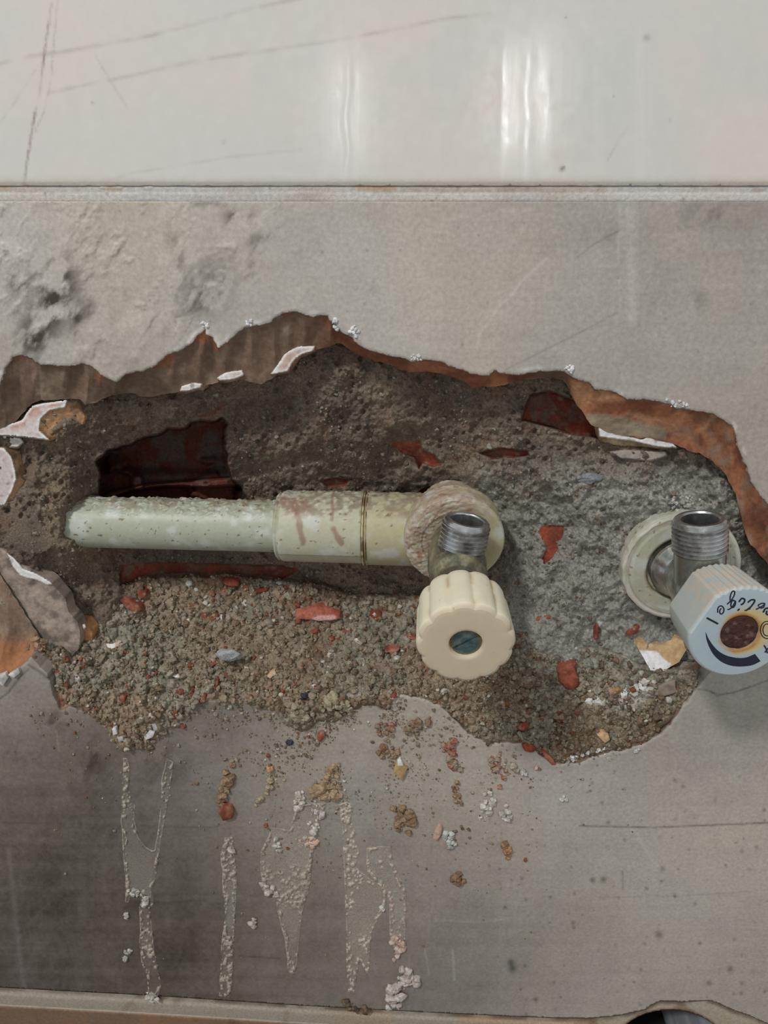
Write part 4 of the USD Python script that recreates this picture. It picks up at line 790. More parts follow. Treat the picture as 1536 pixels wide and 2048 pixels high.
u, v = g.uniform(80, 1410, 16000), g.uniform(1140, 1530, 16000); m = inside(HEAP.buffer(-2), u, v) & (g.random(16000) < .35 + .65 * n2(u, v, 90, 3, 420)); u, v = u[m], v[m]
r = np.clip(g.lognormal(-.62, .42, len(u)), .25, 1.5)
scatter('rubble_heap/grain_cover', P(u, v, heap_depth(u, v) - r * .35), r, GT_, ['rubble'] * 7, 31)
# grit on the face of the tile, thickest under the middle of the heap
g = np.random.default_rng(29)
u, v = g.uniform(60, 1300, 46000), 1385 + g.exponential(95, 46000)
dens = .95 * np.exp(-((u - 660) / 190) ** 2) + .25 * np.exp(-((u - 270) / 90) ** 2) * (v < 1520) + .5 * np.exp(-((u - 1010) / 110) ** 2) * (v > 1480) + .06 + .12 * np.exp(-((u - 600) / 260) ** 2) * (v > 1550)
dens = dens * smooth(.36, .62, n2(u, v, 46, 4, 421))
m = (g.random(len(u)) < dens * .5) & ~inside(HOLE.union(HEAP), u, v) & (v < 1960); u, v = u[m], v[m]
r = np.clip(g.lognormal(-1.4, .5, len(u)), .10, .9)
pi = scatter('mortar_grit', P(u, v, -r * .35), r, GT_, ['rubble'] * 7, 41)
tag(pi, 'fine mortar grit and dust sprinkled on the tile below the hole', 'grit', None, 'stuff')
# sandy specks in the mortar wall of the cavity
g = np.random.default_rng(37)
u, v = g.uniform(60, 1500, 7000), g.uniform(700, 1300, 7000)
m = inside(HOLE.buffer(-16), u, v) & ~inside(RECESS.buffer(6), u, v) & ~inside(HEAP, u, v) & (g.random(7000) < smooth(.4, .65, n2(u, v, 60, 3, 422)))
for b in BRICKS.values(): m &= ~inside(b.buffer(3), u, v)
u, v = u[m], v[m]; r = np.clip(g.lognormal(-1.0, .45, len(u)), .15, 1.0)
scatter('wall_back/mortar_crust', P(u, v, mortar_depth(u, v) - r * .2), r, [lin(128, 116, 100), lin(150, 146, 134), lin(112, 100, 88), lin(140, 128, 110), lin(138, 132, 120), lin(112, 84, 70)], ['mortar'] * 6, 47)

# ------------------------------------------------------------------ chips, shards, crumbs and lumps, one by one
WL = {}
def shard(name, label, cat, pts, y=None, lift=1.2, thick=2.2, col=(170, 84, 58), col2=None, mat='brick', seed=0, bulge=.8, group=None, part=None):
    """A broken flake: outline in the photograph, resting on what is there."""
    poly = Polygon(rough(pts, 2.2, .9, seed)).buffer(0)
    if poly.geom_type != 'Polygon': poly = max(poly.geoms, key=lambda g: g.area)
    c = poly.centroid
    if y is None:
        q = np.array(poly.exterior.coords)[::3]; ys = surf(q[:, 0], q[:, 1]); A = np.c_[q - [c.x, c.y], np.ones(len(q))]
        k, *_ = np.linalg.lstsq(A, ys, rcond=None); k[:2] = np.clip(k[:2], -.28, .28)
    else: k = np.array([0, 0, y])
    def dep(u, v): return (u - c.x) * k[0] + (v - c.y) * k[1] + k[2] - lift - bulge * np.sqrt(np.clip(sdf(poly, u, v), 0, 8) / 8) + (n2(u, v, 16, 3, seed) - .5) * 1.0
    p, t, uv = relief(poly, dep, max(1.4, min(2.4, math.sqrt(poly.area) / 12)), lambda yy: yy + thick)
    u, v = uv[:, 0], uv[:, 1]
    cc = mixc(np.broadcast_to(lin(*col), u.shape + (3,)), lin(*(col2 or tuple(np.array(col) * .78))), smooth(.42, .62, n2(u, v, 16, 3, seed + 1)))
    if part: cc = mixc(cc, lin(*part[1]), smooth(-1, 1, sdf(Polygon(part[0]), u, v)))
    else: cc = mixc(cc, lin(160, 142, 124), .55 * smooth(.56, .68, n2(u, v, 12, 3, seed + 2)) * (mat != 'glaze'))
    return tag(add(num(name), (p, t), mat, cc, smooth=35), label, cat, group)
def around(cx, cy, w, h, ang=0, n=9, seed=0):
    g = np.random.default_rng(seed + 900); a = np.linspace(0, 2 * np.pi, n, endpoint=False) + g.uniform(-.25, .25, n); r = g.uniform(.78, 1.12, n)
    x, y = w / 2 * r * np.cos(a), h / 2 * r * np.sin(a); t = math.radians(ang)
    return list(zip(cx + x * math.cos(t) - y * math.sin(t), cy + x * math.sin(t) + y * math.cos(t)))
def clump(name, label, cat, balls, col, seed=0, alt=None, mat='rubble', group=None, y=None, sub=2, stick=.35, squash=(1, .8, 1)):
    """Rough balls (u, v, radius in pixels) grown together into one lump on the surface."""
    ms = []
    for k, (u, v, r) in enumerate(balls):
        yy = float(surf(u, v)[0]) if y is None else y
        mm = (P(u + 1, v, yy) - P(u, v, yy))[0]
        m = rock(seed + k, sub, .55 if squash == (1, .8, 1) else .22, .55, squash); rr = r * mm
        q = np.array(m.vertices) * rr; q = q + P(u, v, yy - rr * stick)
        ms.append(trimesh.Trimesh(q, m.faces, process=False))
    m = ms[0] if len(ms) == 1 else trimesh.boolean.union(ms, engine='manifold')
    v = np.array(m.vertices)
    if sub > 1: v = v + (np.stack([n3(v, .55, 3, seed + 41 + k) for k in range(3)], 1) - .5) * .55
    c = mixc(np.broadcast_to(lin(*col), v.shape), lin(*(alt or tuple(np.array(col) * .8))), smooth(.42, .6, n3(v, 2.2, 3, seed + 3)))
    return tag(add(num(name), (v, m.faces), mat, c, smooth=50), label, cat, group)
def trail(pts, n, r0, r1, seed, spread=3.0):
    n, spread = int(n * 2.0), spread * 1.7 + 1.5
    g = np.random.default_rng(seed + 70); d = np.array(pts, float); t = np.linspace(0, len(d) - 1, n); i = np.minimum(t.astype(int), len(d) - 2); f = (t - i)[:, None]
    q = d[i] * (1 - f) + d[i + 1] * f + g.uniform(-spread, spread, (n, 2))
    return [(a, b, .25 * r0 + (r1 * .95 - .25 * r0) * g.random() ** 1.6) for a, b in q]
RED, RED2 = (152, 86, 68), (124, 68, 54)
shard('brick_shard', 'long flat red brick shard lying on the heap below the coupling', 'brick piece', [(588,1222),(600,1214),(640,1212),(668,1217),(680,1226),(681,1236),(664,1240),(640,1242),(612,1238),(592,1238)], None, 2.2, 3.0, (174, 106, 88), (156, 88, 70), seed=500, part=([(622,1236),(640,1231),(668,1230),(674,1236),(668,1242),(640,1246)], (204, 160, 152)))
shard('brick_shard', 'large oval red brick piece at the lower right of the left knob', 'brick piece', [(1114,1342),(1120,1332),(1134,1327),(1142,1321),(1153,1326),(1150,1336),(1157,1356),(1158,1372),(1148,1380),(1134,1379),(1118,1364)], None, 2.2, 4, RED, RED2, seed=503, bulge=1.6)
shard('brick_shard', 'red brick chunk sunk in the grey mortar right of the coupling', 'brick piece', around(752, 1229, 30, 24, 20, seed=1), None, 1.6, 3, RED2, (120, 50, 36), seed=506)
shard('brick_shard', 'upright slim red brick sliver left of the printed valve fitting', 'brick piece', around(1193, 1266, 11, 32, 4, seed=2), None, 1.2, 2, RED, RED2, seed=509)
shard('brick_shard', 'slanted leaf-shaped red brick chip above the two-tone tile shard', 'brick piece', [(1252,1268),(1254,1258),(1266,1252),(1280,1249),(1283,1256),(1272,1266),(1260,1272)], None, 1.4, 2, RED, RED2, seed=512)
shard('brick_shard', 'small red brick chip halfway between left knob and slim sliver', 'brick piece', around(1110, 1292, 26, 13, 22, seed=3), None, 1.2, 2, RED, RED2, seed=515)
shard('brick_shard', 'dusty red brick wedge right beside the left knob', 'brick piece', [(1072,1240),(1090,1226),(1112,1222),(1122,1240),(1108,1246),(1086,1246)], None, 1.8, 3, (160, 92, 70), RED2, seed=518)
shard('brick_shard', 'rusty brown brick lump at the left end of the heap crest', 'brick piece', [(240,1200),(250,1192),(262,1196),(276,1206),(284,1218),(272,1226),(254,1218)], None, 2.0, 4, (154, 96, 74), RED2, seed=521)
shard('brick_shard', 'bright red brick crumb under the left part of the pipe', 'brick piece', around(285, 1187, 22, 18, 10, seed=4), None, 1.8, 3, (160, 84, 64), RED2, seed=524)
shard('brick_shard', 'red brick flake on the crest below the pipe end of the coupling', 'brick piece', around(462, 1164, 40, 18, 8, seed=5), None, 1.6, 3, (152, 82, 64), RED2, seed=527)
shard('brick_shard', 'thin red brick streak on the crest under the coupling', 'brick piece', around(520, 1182, 36, 10, -14, seed=6), None, 1.2, 2, RED2, (128, 58, 42), seed=530)
shard('brick_shard', 'slim tilted red brick chip below the pale grey stone', 'brick piece', around(432, 1368, 11, 30, 22, seed=7), None, 1.4, 2.5, RED, RED2, seed=533)
shard('brick_shard', 'red brick chip touching the underside of the pale grey stone', 'brick piece', around(425, 1326, 28, 13, -22, seed=8), None, 1.0, 2, (156, 84, 64), RED2, seed=536)
shard('brick_shard', 'small square red brick chip low on the left side of the heap', 'brick piece', around(244, 1397, 15, 17, 8, seed=9), None, 1.3, 2, RED, RED2, seed=539)
shard('brick_shard', 'red brick crumb at the front lip left of the slim tilted chip', 'brick piece', around(381, 1386, 11, 14, 0, seed=10), None, 1.2, 2, (156, 84, 64), RED2, seed=542)
shard('brick_shard', 'red brick foot at the front lip under the slim tilted chip', 'brick piece', around(404, 1400, 12, 18, 30, seed=11), None, 1.2, 2, RED, RED2, seed=545)
shard('brick_shard', 'red brick flake half hidden behind the left edge of the left knob', 'brick piece', around(824, 1274, 26, 12, 14, seed=12), None, 1.4, 2, RED, RED2, seed=548)
shard('brick_shard', 'dusty orange brick flake left of the left knob', 'brick piece', around(784, 1299, 32, 13, -5, seed=13), None, 1.2, 2, (178, 104, 78), RED2, seed=551)
shard('brick_shard', 'single red brick crumb in the sandy slope below the long shard', 'brick piece', around(662, 1276, 13, 13, 0, seed=14), None, 1.0, 2, RED, RED2, seed=554)
shard('brick_shard', 'round red brick bead on the front lip left of the left knob', 'brick piece', around(787, 1391, 12, 12, 0, seed=15), None, 1.4, 2, (154, 82, 62), RED2, seed=557)
shard('brick_shard', 'dark red brick piece in the shaded lower right heap', 'brick piece', around(1046, 1453, 27, 20, -15, seed=16), None, 1.4, 3, (150, 70, 52), RED2, seed=560)
shard('brick_shard', 'dark red brick chunk on the lower lip right of centre', 'brick piece', around(1058, 1495, 30, 20, 12, seed=17), None, 1.0, 3, (160, 78, 56), RED2, seed=563)
shard('brick_shard', 'orange brick spike at the lowest point of the broken rim', 'brick piece', [(1082,1500),(1092,1504),(1108,1518),(1112,1530),(1104,1530),(1090,1516)], None, 1.0, 3, (190, 124, 98), RED, seed=566)
shard('brick_shard', 'thin red flake on the tile just below the heap front', 'brick piece', [(634,1470),(642,1462),(650,1464),(650,1474),(642,1484),(635,1480)], 0.0, 1.0, 1.4, (160, 92, 70), RED2, seed=569)
shard('brick_shard', 'brown-red brick block at the foot of a mortar streak on the tile', 'brick piece', [(436,1624),(446,1610),(462,1614),(468,1624),(464,1638),(446,1642)], 0.0, 2.0, 2.6, (150, 100, 78), RED2, seed=572)
shard('tile_shard', 'two-tone tan and white tile shard resting below the printed knob', 'tile shard', [(1274,1293),(1276,1284),(1300,1286),(1327,1288),(1343,1279),(1353,1275),(1366,1281),(1372,1300),(1358,1324),(1340,1334),(1327,1342),(1301,1341)], None, 3.5, 4.5, (206, 174, 132), (190, 158, 118), 'fracture', 580, .3, part=([(1275,1300),(1296,1301),(1314,1303),(1330,1320),(1342,1328),(1336,1346),(1296,1346)], (236, 234, 234)))
shard('tile_shard', 'flat brown-grey tile chip on the ledge under the two-tone shard', 'tile shard', [(1309,1390),(1312,1372),(1330,1364),(1350,1360),(1352,1384),(1330,1392)], None, 1.2, 3, (148, 132, 120), None, 'dusty_tile', 583, .2)
shard('tile_shard', 'tan four-cornered tile shard with a white tip stuck to the tile below the hole', 'tile shard', [(793,1522),(801,1518),(807,1532),(815,1536),(808,1552),(802,1562),(794,1552),(787,1544),(790,1532)], 0.0, 1.6, 2.2, (188, 158, 112), (170, 140, 96), 'fracture', 586, .4, part=([(794,1515),(804,1515),(808,1531),(796,1531)], (228, 226, 222)))
shard('tile_shard', 'pink-white oblong flake leaning on the tile among white crumbs', 'tile shard', [(866,1678),(870,1660),(878,1649),(885,1654),(884,1668),(874,1682)], 0.0, 1.2, 1.6, (206, 176, 158), (190, 160, 146), 'fracture', 589, .5)
shard('tile_shard', 'pink and white tile flake on the heap beside the grey slab', 'tile shard', [(212,1288),(228,1284),(246,1285),(244,1298),(230,1306),(218,1300)], None, 1.4, 2, (226, 196, 182), None, 'fracture', 592, .3, part=([(214,1288),(230,1286),(230,1300),(218,1302)], (238, 232, 228)))
shard('tile_shard', 'slim white sliver lying across the heap', 'tile shard', [(336,1347),(348,1349),(362,1351),(364,1356),(350,1355)], None, 1.2, 1.2, (232, 228, 222), None, 'fracture', 595, .2)
shard('tile_shard', 'small tan flake on the heap right of the pale grey stone', 'tile shard', [(534,1352),(540,1344),(550,1340),(548,1350),(540,1358)], None, 1.2, 1.4, (204, 172, 136), None, 'fracture', 598, .2)
shard('tile_shard', 'tan and white chip near the lower rim under the white plaster patch', 'tile shard', [(1194,1470),(1204,1462),(1216,1466),(1220,1480),(1210,1486)], None, 1.0, 2, (206, 172, 130), None, 'fracture', 601, .3)
for k, (lab, pts) in enumerate([('white glaze splinter on the left prong of the heap foot', [(224,1458),(232,1455),(235,1468),(226,1470)]), ('white glaze splinter at the tip of the left prong', [(234,1474),(246,1474),(246,1481),(238,1484)]), ('tall white glaze splinter on the right prong of the heap foot', [(303,1448),(312,1450),(318,1460),(308,1462)]), ('broad white glaze splinter on the right prong of the heap foot', [(288,1474),(298,1462),(310,1464),(306,1474),(292,1480)]), ('white glaze splinter by the cracked tile corner at the left edge', [(-6,1352),(10,1346),(16,1356),(6,1372),(0,1368)]), ('second white glaze splinter by the cracked tile corner', [(16,1350),(28,1344),(36,1336),(40,1346),(28,1356)])]):
    shard('glaze_splinter', lab, 'glaze splinter', pts, None if k < 4 else 0.0, 1.4, 1.6, (236, 234, 230), None, 'glaze', 610 + 3 * k, .3, 'white glaze splinters round the rim')
clump('stone', 'pale blue-grey oblong stone half sunk in the middle left of the heap', 'stone', [(459,1308,14)], (172, 176, 174), 640, (150, 153, 152), y=8.5, sub=3, squash=(1.9, .9, 1.0))
clump('stone', 'dark blue-grey pebble set in the mortar above the right valve', 'stone', [(1182,958,15)], (126, 132, 138), 644, (148, 150, 150), y=13.5, sub=3, mat='mortar', squash=(2.1, .5, .85))
clump('stone', 'dark pebble at the front lip of the heap', 'stone', [(611,1392,10)], (66, 68, 74), 648, sub=3)
clump('stone', 'black round pebble on the tile below the heap front', 'stone', [(579,1485,7)], (74, 76, 82), 649, sub=3)
clump('stone', 'round white pebble on the tile below the lower right rim', 'stone', [(1049,1545,8)], (206, 205, 200), 650, sub=3)
clump('stone', 'cream crumbly pebble just left of the round white pebble', 'stone', [(1026,1533,8),(1031,1541,7)], (180, 170, 152), 651, sub=3)
clump('stone', 'small pink bead right of the round white pebble', 'stone', [(1072,1536,5)], (214, 186, 172), 653, sub=2)
clump('stone', 'salmon bead above the white crumb cluster', 'stone', [(1000,1574,6)], (214, 150, 130), 654, sub=2)
clump('stone', 'orange tan cube-like crumb topping a mortar trail on the tile', 'stone', [(540,1537,8)], (206, 160, 116), 655, sub=2)
MG, TAN, WHT = (158, 146, 126), (162, 138, 110), (208, 202, 192)
clump('mortar_lump', 'long hanging mortar lump with red brick at its foot', 'mortar lump', trail([(458,1545),(454,1565),(448,1585),(444,1606)], 16, 5, 10, 660), TAN, 660, (128, 104, 82))
clump('mortar_lump', 'small mortar lump just above the long hanging lump', 'mortar lump', trail([(472,1516),(462,1536)], 6, 4, 7, 664), MG, 664, (140, 96, 76))
clump('mortar_lump', 'mortar trail bending left below the orange tan crumb', 'mortar lump', trail([(538,1550),(536,1566),(542,1576),(530,1588),(514,1606)], 17, 3.5, 8, 668, 2), MG, 668, (176, 160, 126))
clump('mortar_lump', 'broad sandy clump on the tile above the forked white drips', 'mortar lump', trail([(672,1530),(664,1556),(650,1574),(630,1590),(650,1584),(672,1588)], 34, 6, 12, 672, 8), (178, 154, 124), 672, (150, 126, 100))
clump('mortar_lump', 'flat brown mortar mound right of the sandy clump', 'mortar lump', trail([(792,1622),(806,1632),(818,1640),(800,1652),(812,1658)], 22, 6, 11, 676, 7), (156, 132, 104), 676, (134, 110, 86))
clump('mortar_lump', 'slender brown mortar lump with a long soft shadow', 'mortar lump', trail([(912,1570),(914,1586),(918,1602),(922,1610)], 10, 4, 9, 680), TAN, 680, (130, 104, 82))
clump('mortar_lump', 'grey lump streaked with red brick below the pointed lower rim', 'mortar lump', trail([(896,1488),(900,1505),(908,1525),(912,1538)], 16, 5, 9, 684, 6), MG, 684, (160, 98, 78))
clump('mortar_lump', 'mixed grey and red crumb cluster under the lower rim', 'mortar lump', trail([(992,1506),(988,1526),(1002,1540),(1016,1548)], 16, 5, 9, 688, 5), MG, 688, (168, 96, 74))
clump('mortar_lump', 'crusty mortar clump on the tile right of the heap front', 'mortar lump', trail([(822,1460),(836,1452),(850,1446)], 16, 5, 10, 692, 6), (150, 136, 116), 692, (140, 110, 90))
clump('mortar_lump', 'crusty mortar patch with white bits under the heap front', 'mortar lump', trail([(776,1432),(768,1450),(772,1470),(764,1484)], 18, 5, 9, 696, 7), (156, 140, 120), 696, (144, 104, 84))
clump('mortar_lump', 'brown mortar lump pair above the tan tile shard', 'mortar lump', trail([(756,1510),(784,1502),(792,1512)], 9, 4, 8, 700, 4), TAN, 700)
clump('mortar_lump', 'round brown mortar blob alone on the lower tile', 'mortar lump', trail([(912,1748),(922,1758),(914,1766)], 8, 7, 12, 704, 4), (150, 122, 94), 704, (128, 104, 84))
clump('mortar_lump', 'tan pointed lump below the white crumb cluster', 'mortar lump', trail([(1012,1692),(1014,1704),(1016,1714)], 6, 5, 9, 708, 2), (172, 136, 100), 708)
clump('mortar_lump', 'dark mortar lump lying on the pale bottom strip', 'mortar lump', trail([(700,2010),(715,2016),(728,2018)], 10, 4, 9, 712, 4), (130, 108, 84), 712, (92, 78, 64))
clump('mortar_lump', 'loose mortar bits on the cracked tile ledge at the left edge', 'mortar lump', trail([(10,1196),(16,1214),(8,1224)], 10, 5, 9, 716, 5), (168, 162, 142), 716, y=8)
clump('mortar_lump', 'rough mortar ridge over the ledge below the grey slab', 'mortar lump', trail([(70,1282),(76,1286),(84,1288),(60,1292),(92,1300)], 16, 5, 9, 720, 4), (176, 146, 122), 720, (140, 116, 96), y=6)
clump('mortar_lump', 'big rounded lump at the front of the heap left of the white crumb', 'mortar lump', trail([(590,1410),(612,1424),(600,1440),(580,1434)], 16, 9, 14, 724, 7), (172, 162, 140), 724)
clump('mortar_lump', 'pale lumps at the front of the heap below the long shard', 'mortar lump', trail([(648,1396),(660,1404),(676,1398),(690,1408),(694,1422)], 14, 9, 14, 728, 5), (176, 164, 138), 728)
clump('plaster_crumb', 'white crumb stuck above the left fork of the drips', 'plaster crumb', trail([(604,1590),(600,1604),(592,1612)], 8, 6, 10, 740, 4), WHT, 740, (186, 178, 166), 'grout')
clump('plaster_crumb', 'knobbly white crumb stack on the second white drip', 'plaster crumb', trail([(630,1612),(636,1636),(628,1652),(632,1664)], 12, 6, 10, 744, 6), WHT, 744, (186, 178, 172), 'grout')
clump('plaster_crumb', 'pink-orange crumb under the knobbly white stack', 'plaster crumb', trail([(606,1686),(622,1682),(630,1690)], 7, 6, 9, 748, 3), (212, 176, 154), 748, (196, 186, 176), 'grout')
clump('plaster_crumb', 'pale crumb left of the pink-orange crumb', 'plaster crumb', trail([(552,1682),(556,1694),(550,1698)], 6, 5, 8, 752, 3), (200, 196, 186), 752, None, 'grout')
clump('plaster_crumb', 'white crumb at the head of the narrow left-centre drip', 'plaster crumb', [(459,1700,6),(465,1703,7)], (204, 194, 186), 756, None, 'grout')
clump('plaster_crumb', 'pale lump at the left shoulder of the wide centre drip', 'plaster crumb', trail([(528,1775),(538,1780),(546,1784)], 8, 5, 9, 760, 4), (200, 190, 180), 760, None, 'grout')
clump('plaster_crumb', 'angular pale crumb between two drips low on the tile', 'plaster crumb', [(504,1846,8),(508,1852,6),(508,1838,5)], (190, 182, 170), 764, None, 'grout')
clump('plaster_crumb', 'white triangular crumb left of the forked left drip', 'plaster crumb', [(252,1830,6),(252,1836,4)], (204, 198, 190), 768, None, 'grout')
clump('plaster_crumb', 'white round crumb low at the left near the bottom strip', 'plaster crumb', [(250,1918,6)], (206, 200, 190), 770, None, 'grout')
clump('plaster_crumb', 'flat white crumb above the round one near the bottom strip', 'plaster crumb', [(253,1904,6),(260,1902,5)], (200, 196, 188), 772, None, 'grout')
clump('plaster_crumb', 'white ledge of plaster across the fork of the left drip', 'plaster crumb', trail([(256,1784),(266,1782),(278,1786),(288,1798),(290,1806)], 13, 4, 8, 774, 2), (212, 206, 196), 774, None, 'grout')
clump('plaster_crumb', 'white plaster cap where the left drip meets the bottom strip', 'plaster crumb', trail([(300,1990),(310,1996),(306,2004)], 8, 5, 8, 778, 3), (204, 198, 188), 778, None, 'grout')
clump('plaster_crumb', 'bright white cluster of crumbs on the tile right of centre', 'plaster crumb', trail([(975,1592),(986,1600),(970,1612),(974,1624),(964,1640)], 16, 6, 9, 782, 5), (214, 210, 202), 782, (184, 178, 168), 'grout')
clump('plaster_crumb', 'three white crumbs right of the bright cluster', 'plaster crumb', trail([(1016,1616),(1006,1630),(1014,1640)], 6, 6, 9, 786, 3), (208, 203, 194), 786, None, 'grout')
clump('plaster_crumb', 'white crumb string right of the pink-white oblong flake', 'plaster crumb', trail([(896,1668),(900,1680),(906,1692)], 10, 4, 8, 790, 4), (200, 200, 194), 790, None, 'grout')
clump('plaster_crumb', 'white bead in the middle of the widest drip', 'plaster crumb', [(763,1814,6),(765,1819,5)], (222, 218, 212), 794, None, 'grout')
clump('plaster_crumb', 'thick white plaster lump hanging above the bottom strip', 'plaster crumb', trail([(806,1940),(818,1950),(826,1962),(806,1960),(800,1976),(788,1986),(784,2002),(792,2012)], 34, 7, 12, 798, 6), (204, 196, 188), 798, (182, 168, 158), 'grout')
clump('plaster_crumb', 'curled white plaster lump above the thick hanging lump', 'plaster crumb', trail([(784,1882),(798,1880),(808,1894),(794,1902),(790,1918)], 16, 4, 8, 802, 3), (198, 186, 176), 802, (190, 150, 134), 'grout')
clump('plaster_crumb', 'white crumb on the tile right of the lower rim', 'plaster crumb', [(1272,1502,5),(1277,1498,4)], (222, 220, 214), 806, None, 'grout')
clump('plaster_crumb', 'upright white crumb under the lower rim', 'plaster crumb', [(1218,1515,5),(1218,1520,4)], (206, 198, 186), 808, None, 'grout')
clump('plaster_crumb', 'white winged crumb alone on the right lower tile', 'plaster crumb', [(1124,1600,5),(1132,1599,5),(1128,1594,4)], (216, 212, 206), 810, None, 'grout')
clump('plaster_crumb', 'white crumb among the grey grit at the front lip', 'plaster crumb', [(628,1373,6),(566,1372,5)][:1], (226, 226, 224), 813, None, 'grout')
clump('plaster_crumb', 'white plaster blobs on the mortar right of the knob in the lower rim', 'plaster crumb', trail([(1180,1392),(1200,1398),(1222,1400),(1250,1392),(1280,1378),(1296,1368)], 30, 5, 10, 816, 6), (222, 222, 218), 816, (190, 186, 180), 'grout')
clump('plaster_crumb', 'white plaster strip along the lowest broken rim', 'plaster crumb', trail([(1128,1520),(1150,1519),(1170,1512),(1196,1506),(1210,1502)], 26, 3, 6, 820, 3), (224, 222, 220), 820, None, 'grout')
for k, (lab, pts) in enumerate([('white plaster crumbs along the right shoulder of the upper rim', [(1340,806),(1356,808),(1374,806)]), ('white plaster crumbs beside the notch right of the rim centre', [(1132,738),(1140,734),(1146,746)]), ('white plaster crumb on the tooth of the upper rim', [(408,652),(414,648)]), ('white plaster crumb left of the highest notch', [(496,646),(500,645)]), ('white plaster fleck right of the highest notch', [(664,634),(670,644),(674,656)]), ('thin white hook of plaster above the right slope', [(704,662),(707,654),(711,664),(714,676)]), ('white plaster crumb low on the right slope of the rim', [(826,714),(836,716)])]):
    clump('rim_crumb', lab, 'plaster crumb', trail(pts, 3 + 3 * len(pts), 2.2, 5, 830 + 5 * k, 3), (230, 230, 230), 830 + 5 * k, (206, 206, 206), 'grout', y=0.0, sub=1)
clump('plaster_crumb', 'cluster of white crumbs on the mortar above the chromed outlet', 'plaster crumb', trail([(1352,988),(1362,998),(1374,1002),(1388,1000),(1340,1004),(1356,1012)], 18, 3, 6, 870, 6), (206, 202, 192), 870, None, 'grout', y=11)
g = np.random.default_rng(53)
protos = None; spots = []
while len(spots) < 64:
    u, v = g.normal(660, 190), 1400 + g.exponential(110)
    if 60 < u < 1280 and v < 1950 and not HOLE.union(HEAP).contains(Point(u, v)): spots.append((u, v, g.uniform(2.2, 4.5)))
for k, (u, v, r) in enumerate(spots):
    clump('mortar_crumb', 'tiny loose mortar crumb stuck to the tile below the hole', 'crumb', [(u, v, r)], [(166, 152, 132), (190, 182, 168), (146, 128, 108), (206, 202, 194)][k % 4], 900 + k, None, 'rubble', 'tiny mortar crumbs below the hole', sub=1)

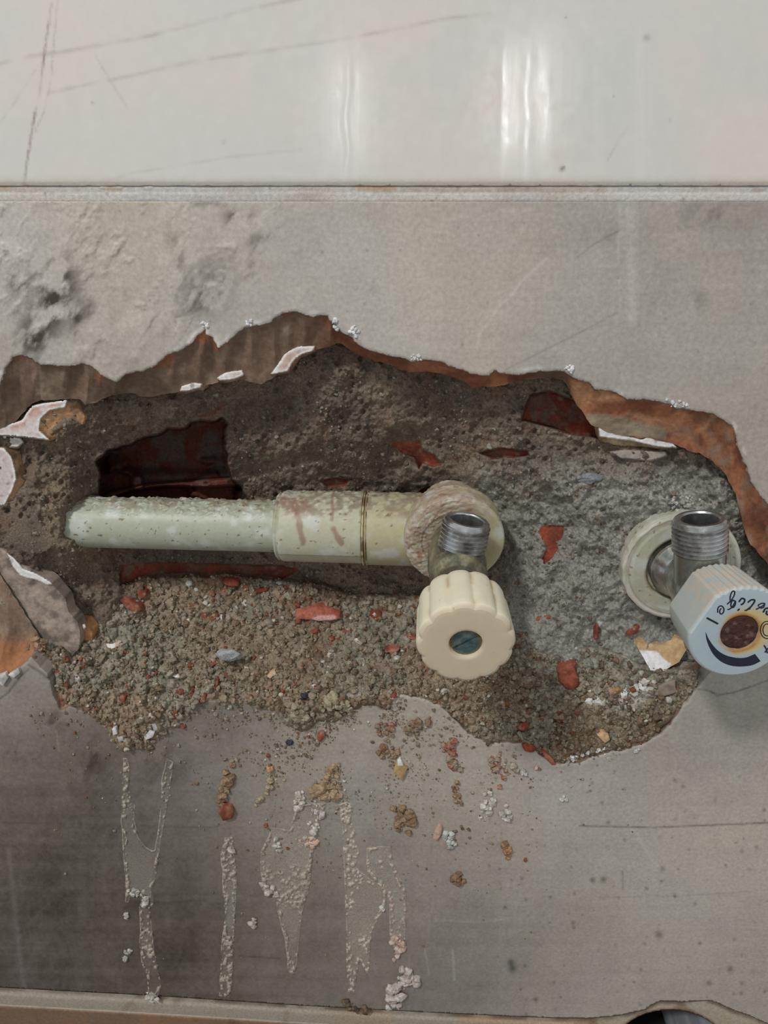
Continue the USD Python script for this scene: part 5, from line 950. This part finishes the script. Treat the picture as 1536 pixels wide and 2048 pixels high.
# ------------------------------------------------------------------ dried mortar runs on the lower tile
def drip(label, pts, seed, tint=(136, 129, 120), rim=(182, 170, 156), bumps=1.0):
    poly = Polygon(rough(pts, 4, 2.0, seed, size=20)).buffer(0)
    if poly.geom_type != 'Polygon': poly = max(poly.geoms, key=lambda g: g.area)
    g = np.random.default_rng(seed); x0, y0, x1, y1 = poly.bounds; n = int(poly.area / 70 * bumps)
    bp = np.stack([g.uniform(x0, x1, 4 * n), g.uniform(y0, y1, 4 * n), 1.4 + 3.6 * g.random(4 * n) ** 2], 1); tree = cKDTree(bp[:, :2])
    def crust(u, v):
        h, _ = caps(u, v, bp, tree, 3); m = smooth(.50, .60, n2(u, v, 46, 3, seed + 3) + .22 * smooth(12, 2, sdf(poly, u, v)))
        return np.minimum(h / 4, 1) * m
    def edge(u, v): return smooth(3.5, .8, sdf(poly, u, v)) * smooth(.46, .60, n2(u, v, 50, 3, seed + 4))
    def dep(u, v): return -.10 - (1.0 * crust(u, v) + .22 * edge(u, v) + .5 * np.abs(n2(u, v, 9, 2, seed + 6) - .5) * smooth(.45, .6, n2(u, v, 40, 3, seed + 7))) * smooth(0, 2.5, sdf(poly, u, v))
    p, t, uv = relief(poly, dep, 1.5, 0.2)
    u, v = uv[:, 0], uv[:, 1]
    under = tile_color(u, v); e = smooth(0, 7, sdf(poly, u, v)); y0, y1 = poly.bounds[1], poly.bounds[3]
    fade = smooth(y1, y1 - .35 * (y1 - y0), v) * .6 + .4
    c = mixc(under, lin(*tint), e * fade * (.50 + .45 * smooth(.36, .62, n2(u, v, 70, 4, seed + 5))))
    c = mixc(c, lin(*rim), np.clip(.95 * smooth(.05, .5, crust(u, v)) + .6 * edge(u, v), 0, 1))
    return tag(add(num('mortar_drip'), (p, t), 'film', c), label, 'drip')
drip('forked dried mortar drip at the left of the lower tile', [(246,1516),(254,1516),(260,1535),(259,1570),(262,1600),(271,1612),(270,1640),(276,1674),(290,1693),(300,1700),(308,1702),(314,1674),(319,1635),(322,1591),(322,1563),(333,1516),(347,1524),(339,1591),(330,1635),(325,1669),(319,1702),(314,1743),(305,1779),(310,1804),(301,1818),(305,1854),(308,1896),(318,1938),(322,1974),(314,1996),(297,1990),(294,1957),(283,1924),(278,1888),(280,1868),(279,1827),(278,1791),(262,1788),(258,1806),(250,1804),(251,1774),(247,1716),(242,1646),(243,1596)], 1000)
drip('narrow straight dried drip left of centre', [(450,1676),(466,1674),(470,1710),(474,1752),(472,1807),(469,1868),(466,1929),(462,1996),(438,1992),(440,1938),(441,1907),(445,1863),(450,1827),(445,1791),(444,1746),(441,1710)], 1010, (142, 136, 128))
drip('wide dried splash tapering to a drip under the knobbly white crumbs', [(591,1616),(601,1608),(653,1606),(649,1624),(639,1651),(630,1693),(625,1713),(622,1758),(614,1795),(606,1822),(599,1870),(594,1930),(589,1951),(576,1945),(570,1882),(556,1829),(551,1794),(527,1779),(520,1745),(522,1703),(544,1655),(580,1660)], 1020, (164, 155, 144), bumps=1.2)
drip('sharp-edged dried drip sheet in the centre of the lower tile', [(677,1608),(696,1603),(708,1615),(700,1640),(711,1660),(708,1679),(720,1703),(711,1732),(725,1746),(751,1765),(773,1768),(771,1817),(754,1841),(742,1870),(739,1940),(732,1951),(720,1920),(713,1960),(708,1990),(696,1984),(692,1917),(692,1870),(690,1798),(687,1727),(684,1655)], 1030, (168, 158, 145), (202, 190, 174))
drip('pale dried splash right of the sharp-edged drip sheet', [(734,1697),(760,1692),(782,1693),(787,1727),(799,1755),(813,1782),(813,1822),(811,1880),(796,1900),(780,1890),(777,1798),(751,1763),(731,1741)], 1040, (168, 160, 150), (198, 180, 166))
